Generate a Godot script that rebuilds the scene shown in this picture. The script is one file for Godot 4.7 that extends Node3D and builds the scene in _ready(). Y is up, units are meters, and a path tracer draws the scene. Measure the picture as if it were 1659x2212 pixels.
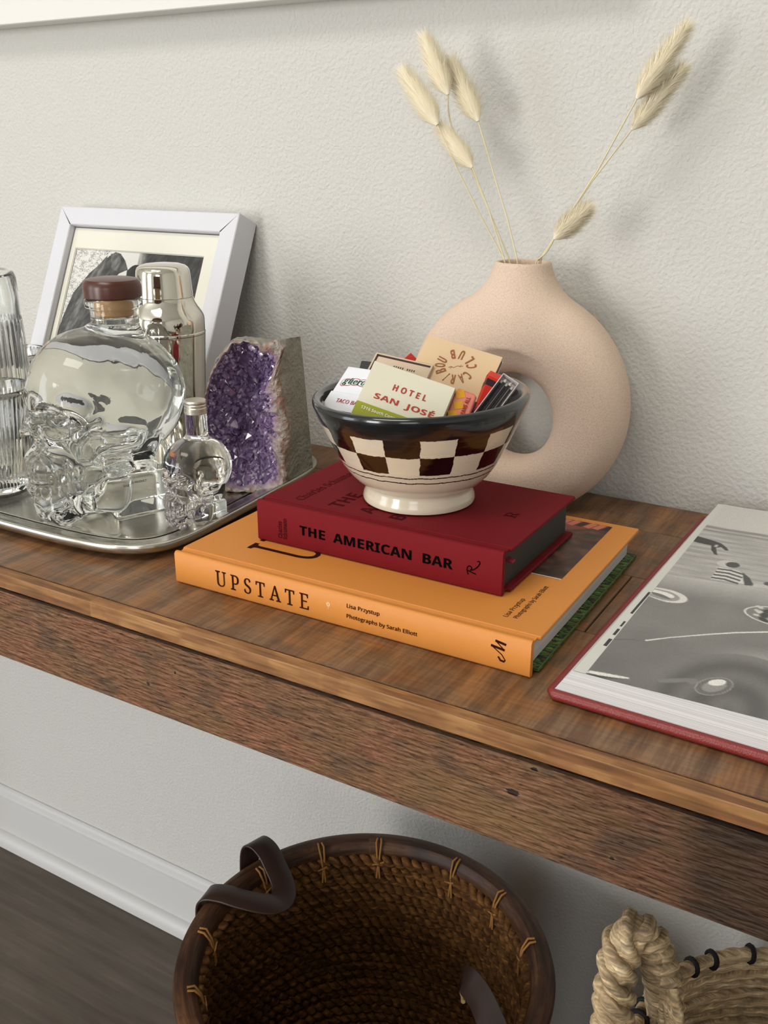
extends Node3D

const T := 0.75      # height of the table top above the floor
var rng := RandomNumberGenerator.new()
var taken := {}
var HR := Vector3(0.8607, 0.0, -0.5091)   # a direction along the objects' right, used to turn some things
var sk_neck := 0.172
var sk_hollow := true
var sk_z := 0.012

# ------------------------------------------------------------------ mesh helpers
class MB:
	var v := PackedVector3Array()
	var n := PackedVector3Array()
	var uv := PackedVector2Array()
	var c := PackedColorArray()
	var ix := PackedInt32Array()
	func p(a: Vector3, nn: Vector3, t := Vector2.ZERO, col := Color.WHITE) -> int:
		v.append(a); n.append(nn); uv.append(t); c.append(col)
		return v.size() - 1
	func tri(a: int, b: int, d: int) -> void:      # counter-clockwise seen from outside
		ix.append(a); ix.append(d); ix.append(b)
	func quad(a: int, b: int, d: int, e: int) -> void:
		tri(a, b, d); tri(a, d, e)
	func tri_to(a: int, b: int, d: int, dir: Vector3) -> void:
		if (v[b] - v[a]).cross(v[d] - v[a]).dot(dir) >= 0.0: tri(a, b, d)
		else: tri(a, d, b)
	func flat(a: Vector3, b: Vector3, d: Vector3, e: Vector3, dir: Vector3, uvs := PackedVector2Array([Vector2(0, 1), Vector2(1, 1), Vector2(1, 0), Vector2(0, 0)]), col := Color.WHITE) -> void:
		var nn := (b - a).cross(d - a).normalized()
		if nn.length() < 0.5: nn = (d - a).cross(e - a).normalized()
		if nn.dot(dir) < 0.0: nn = -nn
		var i0 := p(a, nn, uvs[0], col)
		var i1 := p(b, nn, uvs[1], col)
		var i2 := p(d, nn, uvs[2], col)
		var i3 := p(e, nn, uvs[3], col)
		tri_to(i0, i1, i2, nn); tri_to(i0, i2, i3, nn)
	func done() -> ArrayMesh:
		var arr := []
		arr.resize(Mesh.ARRAY_MAX)
		arr[Mesh.ARRAY_VERTEX] = v; arr[Mesh.ARRAY_NORMAL] = n; arr[Mesh.ARRAY_TEX_UV] = uv; arr[Mesh.ARRAY_COLOR] = c; arr[Mesh.ARRAY_INDEX] = ix
		var m := ArrayMesh.new()
		m.add_surface_from_arrays(Mesh.PRIMITIVE_TRIANGLES, arr)
		return m

func box(mb: MB, size: Vector3, at := Vector3.ZERO, bev := 0.001, b := Basis.IDENTITY, col := Color.WHITE) -> MB:
	var h := size * 0.5
	bev = minf(bev, minf(h.x, minf(h.y, h.z)) * 0.9)
	var id := {}
	for a in 3:
		var i := (a + 1) % 3
		var j := (a + 2) % 3
		for s in [-1, 1]:
			var nn := Vector3.ZERO
			nn[a] = s
			for si in [-1, 1]:
				for sj in [-1, 1]:
					var q := Vector3.ZERO
					q[a] = s * h[a]; q[i] = si * (h[i] - bev); q[j] = sj * (h[j] - bev)
					var t := Vector2(q.z, -q.y) if a == 0 else (Vector2(q.x, q.z) if a == 1 else Vector2(q.x, -q.y))
					var sg := Vector3i.ZERO
					sg[a] = s; sg[i] = si; sg[j] = sj
					id[[a, sg]] = mb.p(b * q + at, b * nn, t, col)
			var k := []
			for e in [[-1, -1], [1, -1], [1, 1], [-1, 1]]:
				var sg := Vector3i.ZERO
				sg[a] = s; sg[i] = e[0]; sg[j] = e[1]
				k.append(id[[a, sg]])
			mb.tri_to(k[0], k[1], k[2], b * nn); mb.tri_to(k[0], k[2], k[3], b * nn)
	for k in 3:
		var i := (k + 1) % 3
		var j := (k + 2) % 3
		for si in [-1, 1]:
			for sj in [-1, 1]:
				var s0 := Vector3i.ZERO
				s0[k] = -1; s0[i] = si; s0[j] = sj
				var s1 := s0
				s1[k] = 1
				var dir := Vector3.ZERO
				dir[i] = si; dir[j] = sj
				mb.tri_to(id[[i, s0]], id[[i, s1]], id[[j, s1]], b * dir)
				mb.tri_to(id[[i, s0]], id[[j, s1]], id[[j, s0]], b * dir)
	for sx in [-1, 1]:
		for sy in [-1, 1]:
			for sz in [-1, 1]:
				var s := Vector3i(sx, sy, sz)
				mb.tri_to(id[[0, s]], id[[1, s]], id[[2, s]], b * Vector3(s))
	return mb

# a turned shape; the profile runs from the axis at the bottom, up the outside, and back to the axis (for a closed shape)
func lathe(mb: MB, prof: PackedVector2Array, segs := 64, at := Vector3.ZERO, crease := 0.6, ribs := 0, amp := PackedFloat32Array()) -> MB:
	var np := prof.size()
	var sn: Array[Vector2] = []
	var total := 0.0
	for i in np - 1:
		var d := prof[i + 1] - prof[i]
		total += d.length()
		sn.append(Vector2(d.y, -d.x).normalized())
	var run := 0.0
	for i in np - 1:
		var na := sn[i]
		var nb := sn[i]
		if i > 0 and sn[i].dot(sn[i - 1]) > cos(crease): na = (sn[i] + sn[i - 1]).normalized()
		if i < np - 2 and sn[i].dot(sn[i + 1]) > cos(crease): nb = (sn[i] + sn[i + 1]).normalized()
		var l := (prof[i + 1] - prof[i]).length()
		var base := mb.v.size()
		for s in segs + 1:
			var th := TAU * s / segs
			var er := Vector3(cos(th), 0, sin(th))
			var et := Vector3(-sin(th), 0, cos(th))
			for e in 2:
				var q := prof[i + e]
				var nn: Vector2 = na if e == 0 else nb
				var rr := q.x
				var rad := er
				if ribs > 0 and amp[i + e] != 0.0:
					var a := amp[i + e]
					rr += a * absf(cos(ribs * th * 0.5)) - a * 0.5
					var dr := -a * 0.5 * ribs * sin(ribs * th * 0.5) * signf(cos(ribs * th * 0.5))
					rad = er - et * (dr / maxf(rr, 0.001))
				var nv := (rad * nn.x + Vector3.UP * nn.y).normalized()
				mb.p(Vector3(rr * er.x, q.y, rr * er.z) + at, nv, Vector2(float(s) / segs, (run + l * e) / total))
		for s in segs:
			var k := base + s * 2
			mb.quad(k, k + 1, k + 3, k + 2)
		run += l
	return mb

func tube(mb: MB, pts: PackedVector3Array, rad: PackedFloat32Array, sides := 8, loop := false, caps := true, flatten := 1.0, col := Color.WHITE, up0 := Vector3.ZERO) -> MB:
	var m := pts.size()
	var t0 := (pts[1] - pts[0]).normalized()
	var ref := up0 if up0 != Vector3.ZERO else (Vector3.UP if absf(t0.y) < 0.9 else Vector3.RIGHT)
	var base := mb.v.size()
	var u := (ref - t0 * ref.dot(t0)).normalized()
	var run := 0.0
	var rows := m + (1 if loop else 0)
	for i in rows:
		var k := i % m
		var a := pts[(k - 1 + m) % m] if (k > 0 or loop) else pts[0]
		var b := pts[(k + 1) % m] if (k < m - 1 or loop) else pts[m - 1]
		var t := (b - a).normalized()
		u = (u - t * u.dot(t)).normalized()
		var w := t.cross(u)
		var r := rad[k] if rad.size() > 1 else rad[0]
		for s in sides + 1:
			var th := TAU * s / sides
			var nn := u * cos(th) + w * sin(th)
			mb.p(pts[k] + u * cos(th) * r + w * sin(th) * r * flatten, (u * cos(th) * flatten + w * sin(th)).normalized(), Vector2(float(s) / sides, run), col)
		if i < rows - 1: run += (pts[(k + 1) % m] - pts[k]).length()
	for i in rows - 1:
		for s in sides:
			var k := base + i * (sides + 1) + s
			mb.quad(k, k + 1, k + sides + 2, k + sides + 1)
	if caps and not loop:
		for e in 2:
			var row := base + (0 if e == 0 else (rows - 1) * (sides + 1))
			var dir := -t0 if e == 0 else (pts[m - 1] - pts[m - 2]).normalized()
			var cc := mb.p(pts[0] if e == 0 else pts[m - 1], dir, Vector2.ZERO, col)
			for s in sides:
				var a := mb.p(mb.v[row + s], dir, Vector2.ZERO, col)
				var b := mb.p(mb.v[row + s + 1], dir, Vector2.ZERO, col)
				mb.tri_to(cc, a, b, dir)
	return mb

# a closed outline in (x, y) pushed along z from z0 to z1
func extrude(mb: MB, outline: PackedVector2Array, z0: float, z1: float, xf := Transform3D.IDENTITY, crease := 0.5) -> MB:
	var m := outline.size()
	var area := 0.0
	for i in m:
		var q := outline[(i + 1) % m]
		area += outline[i].x * q.y - q.x * outline[i].y
	var sgn := signf(area)
	var sn: Array[Vector2] = []
	for i in m:
		var d := outline[(i + 1) % m] - outline[i]
		sn.append(Vector2(d.y, -d.x).normalized() * sgn)
	var run := 0.0
	for i in m:
		var a := outline[i]
		var b := outline[(i + 1) % m]
		var na := sn[i]
		var nb := sn[i]
		var pr := sn[(i - 1 + m) % m]
		var nx := sn[(i + 1) % m]
		if na.dot(pr) > cos(crease): na = (na + pr).normalized()
		if nb.dot(nx) > cos(crease): nb = (nb + nx).normalized()
		var l := (b - a).length()
		var na3 := xf.basis * Vector3(na.x, na.y, 0)
		var nb3 := xf.basis * Vector3(nb.x, nb.y, 0)
		var i0 := mb.p(xf * Vector3(a.x, a.y, z0), na3, Vector2(z0, run))
		var i1 := mb.p(xf * Vector3(b.x, b.y, z0), nb3, Vector2(z0, run + l))
		var i2 := mb.p(xf * Vector3(b.x, b.y, z1), nb3, Vector2(z1, run + l))
		var i3 := mb.p(xf * Vector3(a.x, a.y, z1), na3, Vector2(z1, run))
		mb.tri_to(i0, i1, i2, na3 + nb3); mb.tri_to(i0, i2, i3, na3 + nb3)
		run += l
	var tr := Geometry2D.triangulate_polygon(outline)
	for e in 2:
		var nn := xf.basis * Vector3(0, 0, -1 if e == 0 else 1) * signf(z1 - z0)
		var base := mb.v.size()
		for q in outline: mb.p(xf * Vector3(q.x, q.y, z0 if e == 0 else z1), nn, Vector2(q.x, -q.y))
		for i in range(0, tr.size(), 3): mb.tri_to(base + tr[i], base + tr[i + 1], base + tr[i + 2], nn)
	return mb

# surface nets over a distance field
func nets(f: Callable, lo: Vector3, hi: Vector3, cell: float) -> MB:
	var mb := MB.new()
	var B := 5
	var bx := int(ceil((hi.x - lo.x) / cell / B))
	var by := int(ceil((hi.y - lo.y) / cell / B))
	var bz := int(ceil((hi.z - lo.z) / cell / B))
	var nx := bx * B + 1
	var ny := by * B + 1
	var nz := bz * B + 1
	var D := PackedFloat32Array()
	D.resize(nx * ny * nz)
	D.fill(1e3)
	var act := PackedByteArray()
	act.resize(nx * ny * nz)
	var half := cell * B * 0.5
	var lim := half * 1.732 * 1.35 + cell
	var sy := nx
	var sz := nx * ny
	for z in bz:
		for y in by:
			for x in bx:
				var cc := lo + Vector3(x * B, y * B, z * B) * cell + Vector3(half, half, half)
				if absf(f.call(cc)) > lim: continue
				for k in range(z * B, z * B + B + 1):
					for j in range(y * B, y * B + B + 1):
						for i in range(x * B, x * B + B + 1):
							var q := i + j * sy + k * sz
							if D[q] > 999.0: D[q] = f.call(lo + Vector3(i, j, k) * cell)
							if i < x * B + B and j < y * B + B and k < z * B + B: act[q] = 1
	var vi := PackedInt32Array()
	vi.resize(nx * ny * nz)
	vi.fill(-1)
	var cells := PackedInt32Array()
	var off := PackedInt32Array([0, 1, sy, sy + 1, sz, sz + 1, sz + sy, sz + sy + 1])
	for k in nz - 1:
		for j in ny - 1:
			for i in nx - 1:
				var q := i + j * sy + k * sz
				if act[q] == 0: continue
				var neg := 0
				for o in off:
					if D[q + o] < 0.0: neg += 1
				if neg == 0 or neg == 8: continue
				var sum := Vector3.ZERO
				var cnt := 0
				for a in 3:
					var st: int = 1 if a == 0 else (sy if a == 1 else sz)
					for o in 8:
						if (o >> a) & 1: continue
						var d0 := D[q + off[o]]
						var d1 := D[q + off[o] + st]
						if (d0 < 0.0) == (d1 < 0.0): continue
						var w := Vector3(o & 1, (o >> 1) & 1, (o >> 2) & 1)
						w[a] = d0 / (d0 - d1)
						sum += w; cnt += 1
				var g := Vector3.ZERO
				for o in 8:
					var dv := D[q + off[o]]
					g += Vector3(1 if o & 1 else -1, 1 if o & 2 else -1, 1 if o & 4 else -1) * dv
				vi[q] = mb.p(lo + (Vector3(i, j, k) + sum / cnt) * cell, g.normalized(), Vector2.ZERO)
				cells.append(q)
	for q in cells:
		for a in 3:
			var st: int = 1 if a == 0 else (sy if a == 1 else sz)
			var s1: int = sy if a == 0 else (sz if a == 1 else 1)
			var s2: int = sz if a == 0 else (1 if a == 1 else sy)
			var d0 := D[q]
			var d1 := D[q + st]
			if (d0 < 0.0) == (d1 < 0.0): continue
			if q - s1 - s2 < 0: continue
			var i0 := vi[q]
			var i1 := vi[q - s1]
			var i2 := vi[q - s1 - s2]
			var i3 := vi[q - s2]
			if i0 < 0 or i1 < 0 or i2 < 0 or i3 < 0: continue
			if d0 < 0.0: mb.quad(i0, i1, i2, i3)
			else: mb.quad(i0, i3, i2, i1)
	return mb

# ------------------------------------------------------------------ scene helpers
func numbered(called: String) -> String:
	if not taken.has(called):
		taken[called] = 0
		return called
	taken[called] += 1
	return "%s_%03d" % [called, taken[called]]

func thing(called: String, label: String, category: String, at := Vector3.ZERO, group := "") -> Node3D:
	var o := Node3D.new()
	o.name = numbered(called)
	add_child(o, true)
	o.position = at
	tag(o, label, category, group)
	return o

func tag(o: Node3D, label: String, category: String, group := "") -> void:
	o.set_meta("label", label)
	o.set_meta("category", category)
	if group: o.set_meta("group", group)

func part(called: String, m: Variant, material: Material, parent: Node) -> MeshInstance3D:
	var o := MeshInstance3D.new()
	var key := "%s/%s" % [parent.get_instance_id(), called]
	o.name = called
	if taken.has(key):
		taken[key] += 1
		o.name = "%s_%03d" % [called, taken[key]]
	else: taken[key] = 0
	o.mesh = m.done() if m is MB else m
	o.material_override = material
	parent.add_child(o, true)
	return o

func struct(called: String, m: Variant, material: Material, label := "", category := "") -> MeshInstance3D:
	var o := MeshInstance3D.new()
	o.name = called
	o.mesh = m.done() if m is MB else m
	o.material_override = material
	add_child(o, true)
	o.set_meta("kind", "structure")
	if label: o.set_meta("label", label); o.set_meta("category", category)
	return o

func mat(c: Color, rough := 0.6, metal := 0.0, spec := 0.5) -> StandardMaterial3D:
	var m := StandardMaterial3D.new()
	m.albedo_color = c
	m.roughness = rough
	m.metallic = metal
	m.metallic_specular = spec
	return m

func glass(c: Color, k := 0.05) -> StandardMaterial3D:
	var m := mat(Color(c.r, c.g, c.b, 0.01), 0.0)
	m.transparency = BaseMaterial3D.TRANSPARENCY_ALPHA
	m.refraction_enabled = true
	m.refraction_scale = k
	return m

func fnt(family: String, weight := 400) -> SystemFont:
	var f := SystemFont.new()
	f.font_names = PackedStringArray([family])
	f.font_weight = weight
	return f

func text(called: String, s: String, font: Font, height: float, width: float, at: Vector3, b: Basis, m: Material, parent: Node, depth := 0.00025) -> MeshInstance3D:
	var t := TextMesh.new()
	t.text = s
	t.font = font
	t.font_size = 64
	t.pixel_size = 0.01
	t.depth = 0.01
	t.curve_step = 1.0
	var bb := t.get_aabb()
	var sy := height / maxf(bb.size.y, 0.001)
	var sx := width / maxf(bb.size.x, 0.001) if width > 0.0 else sy
	var o := part(called, t, m, parent)
	var bs := b * Basis.from_scale(Vector3(sx, sy, depth / 0.01))
	o.transform = Transform3D(bs, at - bs * Vector3(bb.position.x, bb.position.y, bb.position.z))
	return o

func noise(seed_: int, freq: float, oct := 4, type := FastNoiseLite.TYPE_SIMPLEX_SMOOTH) -> FastNoiseLite:
	var f := FastNoiseLite.new()
	f.seed = seed_
	f.frequency = freq
	f.noise_type = type
	f.fractal_octaves = oct
	return f

# greyscale noise stretched sx times along u and sy times along v
func stretched(seed_: int, w: int, h: int, freq: float, sx: int, sy: int, oct := 4) -> PackedByteArray:
	var im := noise(seed_, freq, oct).get_image(maxi(4, w / sx), maxi(4, h / sy))
	im.convert(Image.FORMAT_L8)
	if sx > 1 or sy > 1: im.resize(w, h, Image.INTERPOLATE_CUBIC)
	return im.get_data()

func wood(seed_: int, w: int, h: int, dark: Color, mid: Color, light: Color, saw := 0.0, patch := 0.5, tint := Color(0.3, 0.25, 0.2), grain := 0.35) -> ImageTexture:
	var g1 := stretched(seed_, w, h, 0.06, 16, 1)
	var g2 := stretched(seed_ + 1, w, h, 0.25, 20, 1, 2)
	var pa := stretched(seed_ + 2, w, h, 0.035, 8, 4)
	var pb := stretched(seed_ + 3, w, h, 0.05, 4, 2)
	var sw := stretched(seed_ + 4, w, h, 0.09, 1, 8, 3)
	var out := PackedByteArray()
	out.resize(w * h * 3)
	for i in w * h:
		var a := g1[i] / 255.0
		var b := g2[i] / 255.0
		var p1 := pa[i] / 255.0
		var p2 := pb[i] / 255.0
		var s := sw[i] / 255.0
		var t := clampf(0.5 + (a - 0.5) * 1.1 + (p1 - 0.5) * patch * 2.0 + (s - 0.5) * saw * 2.0, 0.0, 1.0)
		var c := dark.lerp(mid, t * 2.0) if t < 0.5 else mid.lerp(light, t * 2.0 - 1.0)
		c = c.lerp(tint, clampf((p2 - 0.52) * 3.0, 0.0, 0.55))
		var k := 1.0 + (b - 0.5) * grain
		out[i * 3] = clampi(int(c.r * k * 255.0), 0, 255)
		out[i * 3 + 1] = clampi(int(c.g * k * 255.0), 0, 255)
		out[i * 3 + 2] = clampi(int(c.b * k * 255.0), 0, 255)
	return ImageTexture.create_from_image(Image.create_from_data(w, h, false, Image.FORMAT_RGB8, out))

# rough sawn boards: soft marks across the board (along v), warm and grey patches, very faint grain along u
func sawn(seed_: int, w: int, h: int) -> ImageTexture:
	var s1 := stretched(seed_, w, h, 0.030, 1, 24, 3)
	var s2 := stretched(seed_ + 1, w, h, 0.17, 1, 12, 2)
	var pa := stretched(seed_ + 2, w, h, 0.012, 1, 1, 3)
	var pb := stretched(seed_ + 3, w, h, 0.020, 2, 1, 3)
	var gr := stretched(seed_ + 4, w, h, 0.16, 14, 1, 2)
	var out := PackedByteArray()
	out.resize(w * h * 3)
	for i in w * h:
		var t := clampf(0.5 + (s1[i] / 255.0 - 0.5) * 1.2 + (s2[i] / 255.0 - 0.5) * 0.85, 0.0, 1.0)
		var p := clampf((pa[i] / 255.0 - 0.35) * 3.0, 0.0, 1.0)
		var q := clampf((pb[i] / 255.0 - 0.5) * 3.0, 0.0, 1.0)
		var warm := Color(0.43, 0.285, 0.175).lerp(Color(0.58, 0.405, 0.25), t)
		var cool := Color(0.385, 0.285, 0.205).lerp(Color(0.525, 0.405, 0.295), t)
		var c := cool.lerp(warm, p).lerp(Color(0.27, 0.20, 0.15), q * 0.30 * (1.0 - t))
		var k := 1.0 + (gr[i] / 255.0 - 0.5) * 0.16
		out[i * 3] = clampi(int(c.r * k * 255.0), 0, 255)
		out[i * 3 + 1] = clampi(int(c.g * k * 255.0), 0, 255)
		out[i * 3 + 2] = clampi(int(c.b * k * 255.0), 0, 255)
	return ImageTexture.create_from_image(Image.create_from_data(w, h, false, Image.FORMAT_RGB8, out))

# weathered board: short ragged grain, with warm, dark and khaki areas
func weathered(seed_: int, w: int, h: int) -> ImageTexture:
	var g1 := stretched(seed_, w, h, 0.16, 7, 1, 4)
	var g2 := stretched(seed_ + 1, w, h, 0.42, 4, 1, 2)
	var pa := stretched(seed_ + 2, w, h, 0.009, 2, 1, 4)
	var pb := stretched(seed_ + 3, w, h, 0.013, 2, 1, 4)
	var pc := stretched(seed_ + 5, w, h, 0.03, 3, 1, 4)
	var out := PackedByteArray()
	out.resize(w * h * 3)
	for i in w * h:
		var t := clampf(0.52 + (g1[i] / 255.0 - 0.5) * 1.0 + (g2[i] / 255.0 - 0.5) * 0.75, 0.0, 1.0)
		var p := clampf((pa[i] / 255.0 - 0.5) * 2.5 + 0.4, 0.0, 1.0)
		var q := clampf((pb[i] / 255.0 - 0.58) * 5.0, 0.0, 1.0)
		var r := clampf((pc[i] / 255.0 - 0.60) * 5.0, 0.0, 0.8)
		var red := Color(0.36, 0.225, 0.155).lerp(Color(0.575, 0.40, 0.295), t)
		var brown := Color(0.34, 0.235, 0.155).lerp(Color(0.54, 0.40, 0.285), t)
		var c := brown.lerp(red, p)
		c = c.lerp(Color(0.285, 0.21, 0.16).lerp(Color(0.43, 0.33, 0.25), t), q * 0.8)
		c = c.lerp(Color(0.44, 0.335, 0.20), r * 0.5)
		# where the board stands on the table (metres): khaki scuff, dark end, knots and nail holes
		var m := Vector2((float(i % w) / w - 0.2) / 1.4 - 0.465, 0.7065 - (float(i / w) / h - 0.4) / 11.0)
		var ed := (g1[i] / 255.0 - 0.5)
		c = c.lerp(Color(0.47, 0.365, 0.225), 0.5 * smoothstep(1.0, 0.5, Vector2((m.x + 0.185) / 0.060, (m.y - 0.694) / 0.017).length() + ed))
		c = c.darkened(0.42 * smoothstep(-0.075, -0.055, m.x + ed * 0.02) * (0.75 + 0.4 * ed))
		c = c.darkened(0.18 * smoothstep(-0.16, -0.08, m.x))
		for kn in [[-0.158, 0.713, 0.0038, 0.0016], [-0.1025, 0.694, 0.0012, 0.0014], [-0.147, 0.7315, 0.0020, 0.0012], [-0.42, 0.700, 0.0016, 0.0012], [-0.395, 0.7155, 0.0010, 0.0012]]:
			var dl := Vector2((m.x - kn[0]) / kn[2], (m.y - kn[1]) / kn[3]).length() + ed * 0.8
			if dl < 1.0: c = Color(0.17, 0.11, 0.075)
			elif dl < 2.6: c = c.lerp(Color(0.50, 0.40, 0.30), 0.5 * (2.6 - dl) / 1.6)
		if t < 0.16: c = c.darkened((0.16 - t) * 3.5)
		out[i * 3] = clampi(int(c.r * 255.0), 0, 255)
		out[i * 3 + 1] = clampi(int(c.g * 255.0), 0, 255)
		out[i * 3 + 2] = clampi(int(c.b * 255.0), 0, 255)
	return ImageTexture.create_from_image(Image.create_from_data(w, h, false, Image.FORMAT_RGB8, out))

func height_tex(seed_: int, w: int, h: int, freq: float, sx := 1, sy := 1, oct := 4) -> ImageTexture:
	return ImageTexture.create_from_image(Image.create_from_data(w, h, false, Image.FORMAT_L8, stretched(seed_, w, h, freq, sx, sy, oct)))

func bump(m: StandardMaterial3D, t: Texture2D, cm: float) -> StandardMaterial3D:
	m.heightmap_enabled = true
	m.heightmap_texture = t
	m.heightmap_scale = cm
	return m

func tri_map(m: StandardMaterial3D, scale: Vector3, world := false) -> StandardMaterial3D:
	m.uv1_triplanar = true
	m.uv1_world_triplanar = world
	m.uv1_scale = scale
	m.uv1_triplanar_sharpness = 4.0
	return m

# fills a polygon in an image, row by row
func fill(im: Image, pts: PackedVector2Array, col: Color) -> void:
	var y0 := 1e9
	var y1 := -1e9
	for q in pts:
		y0 = minf(y0, q.y); y1 = maxf(y1, q.y)
	for y in range(maxi(0, int(y0)), mini(im.get_height() - 1, int(y1)) + 1):
		var xs := []
		var yc := y + 0.5
		for i in pts.size():
			var a := pts[i]
			var b := pts[(i + 1) % pts.size()]
			if (a.y <= yc) != (b.y <= yc): xs.append(a.x + (yc - a.y) / (b.y - a.y) * (b.x - a.x))
		xs.sort()
		for k in range(0, xs.size() - 1, 2):
			var xa := int(round(xs[k]))
			im.fill_rect(Rect2i(xa, y, maxi(1, int(round(xs[k + 1])) - xa), 1), col)

func oval(c: Vector2, r: Vector2, turn := 0.0, k := 28) -> PackedVector2Array:
	var o := PackedVector2Array()
	for i in k: o.append(c + Vector2(cos(TAU * i / k) * r.x, sin(TAU * i / k) * r.y).rotated(turn))
	return o

func grey(x: float) -> Color:
	return Color(x, x * 0.99, x * 0.97)

func _ready() -> void:
	rng.seed = 7
	view_and_light()
	room()
	table()
	wall_frame()
	lean_frame()
	tray_and_glass()
	skulls()
	shaker()
	amethyst()
	books()
	open_book()
	vase()
	grasses()
	bowl()
	matchbooks()
	basket_brown()
	basket_straw()

# ------------------------------------------------------------------ camera, sky, lights
func view_and_light() -> void:
	var cam := Camera3D.new()
	cam.name = "camera"
	cam.fov = 55.989
	cam.near = 0.02
	cam.position = Vector3(0, 1.03, 0.7918)
	cam.basis = Basis(Vector3.UP, deg_to_rad(30.533)) * Basis(Vector3.RIGHT, deg_to_rad(-20.319)) * Basis(Vector3.BACK, deg_to_rad(0.212))
	add_child(cam)
	cam.current = true
	var env := Environment.new()
	env.background_mode = Environment.BG_SKY
	var sky := Sky.new()
	var sm := ProceduralSkyMaterial.new()
	sm.sky_top_color = Color(0.45, 0.62, 0.9)
	sm.sky_horizon_color = Color(0.86, 0.9, 0.95)
	sm.ground_bottom_color = Color(0.3, 0.33, 0.28)
	sm.ground_horizon_color = Color(0.6, 0.64, 0.6)
	sky.sky_material = sm
	env.sky = sky
	env.background_energy_multiplier = 1.6
	env.tonemap_mode = Environment.TONE_MAPPER_LINEAR
	env.tonemap_exposure = 0.88
	env.sdfgi_enabled = true
	env.ssao_enabled = true
	env.ssil_enabled = true
	var we := WorldEnvironment.new()
	we.name = "world"
	we.environment = env
	add_child(we)
	# daylight that enters by the windows
	sky_light("window_daylight", Vector3(-1.75, 1.25, 4.14), Vector3(-1.75, 1.25, 0), Vector2(1.05, 1.9), 8.6, Color(1.0, 0.99, 0.97))
	sky_light("side_window_daylight", Vector3(-2.94, 1.15, 2.6), Vector3(0, 1.15, 2.6), Vector2(1.2, 2.0), 3.2, Color(0.95, 0.975, 1.0))
	sky_light("second_window_daylight", Vector3(0.95, 1.5, 4.14), Vector3(0.95, 1.5, 0), Vector2(1.3, 1.4), 2.0, Color(1.0, 0.99, 0.975))
	# the ceiling lamp's own light is set in its builder, in room()

func sky_light(called: String, at: Vector3, to: Vector3, size: Vector2, energy: float, c: Color) -> void:
	var l := AreaLight3D.new()
	l.name = called
	l.area_size = size
	l.light_energy = energy
	l.light_color = c
	l.shadow_enabled = true
	l.area_range = 12.0
	add_child(l)
	l.look_at_from_position(at, to, Vector3.UP if absf(at.y - to.y) < 1.0 else Vector3.BACK)

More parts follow.
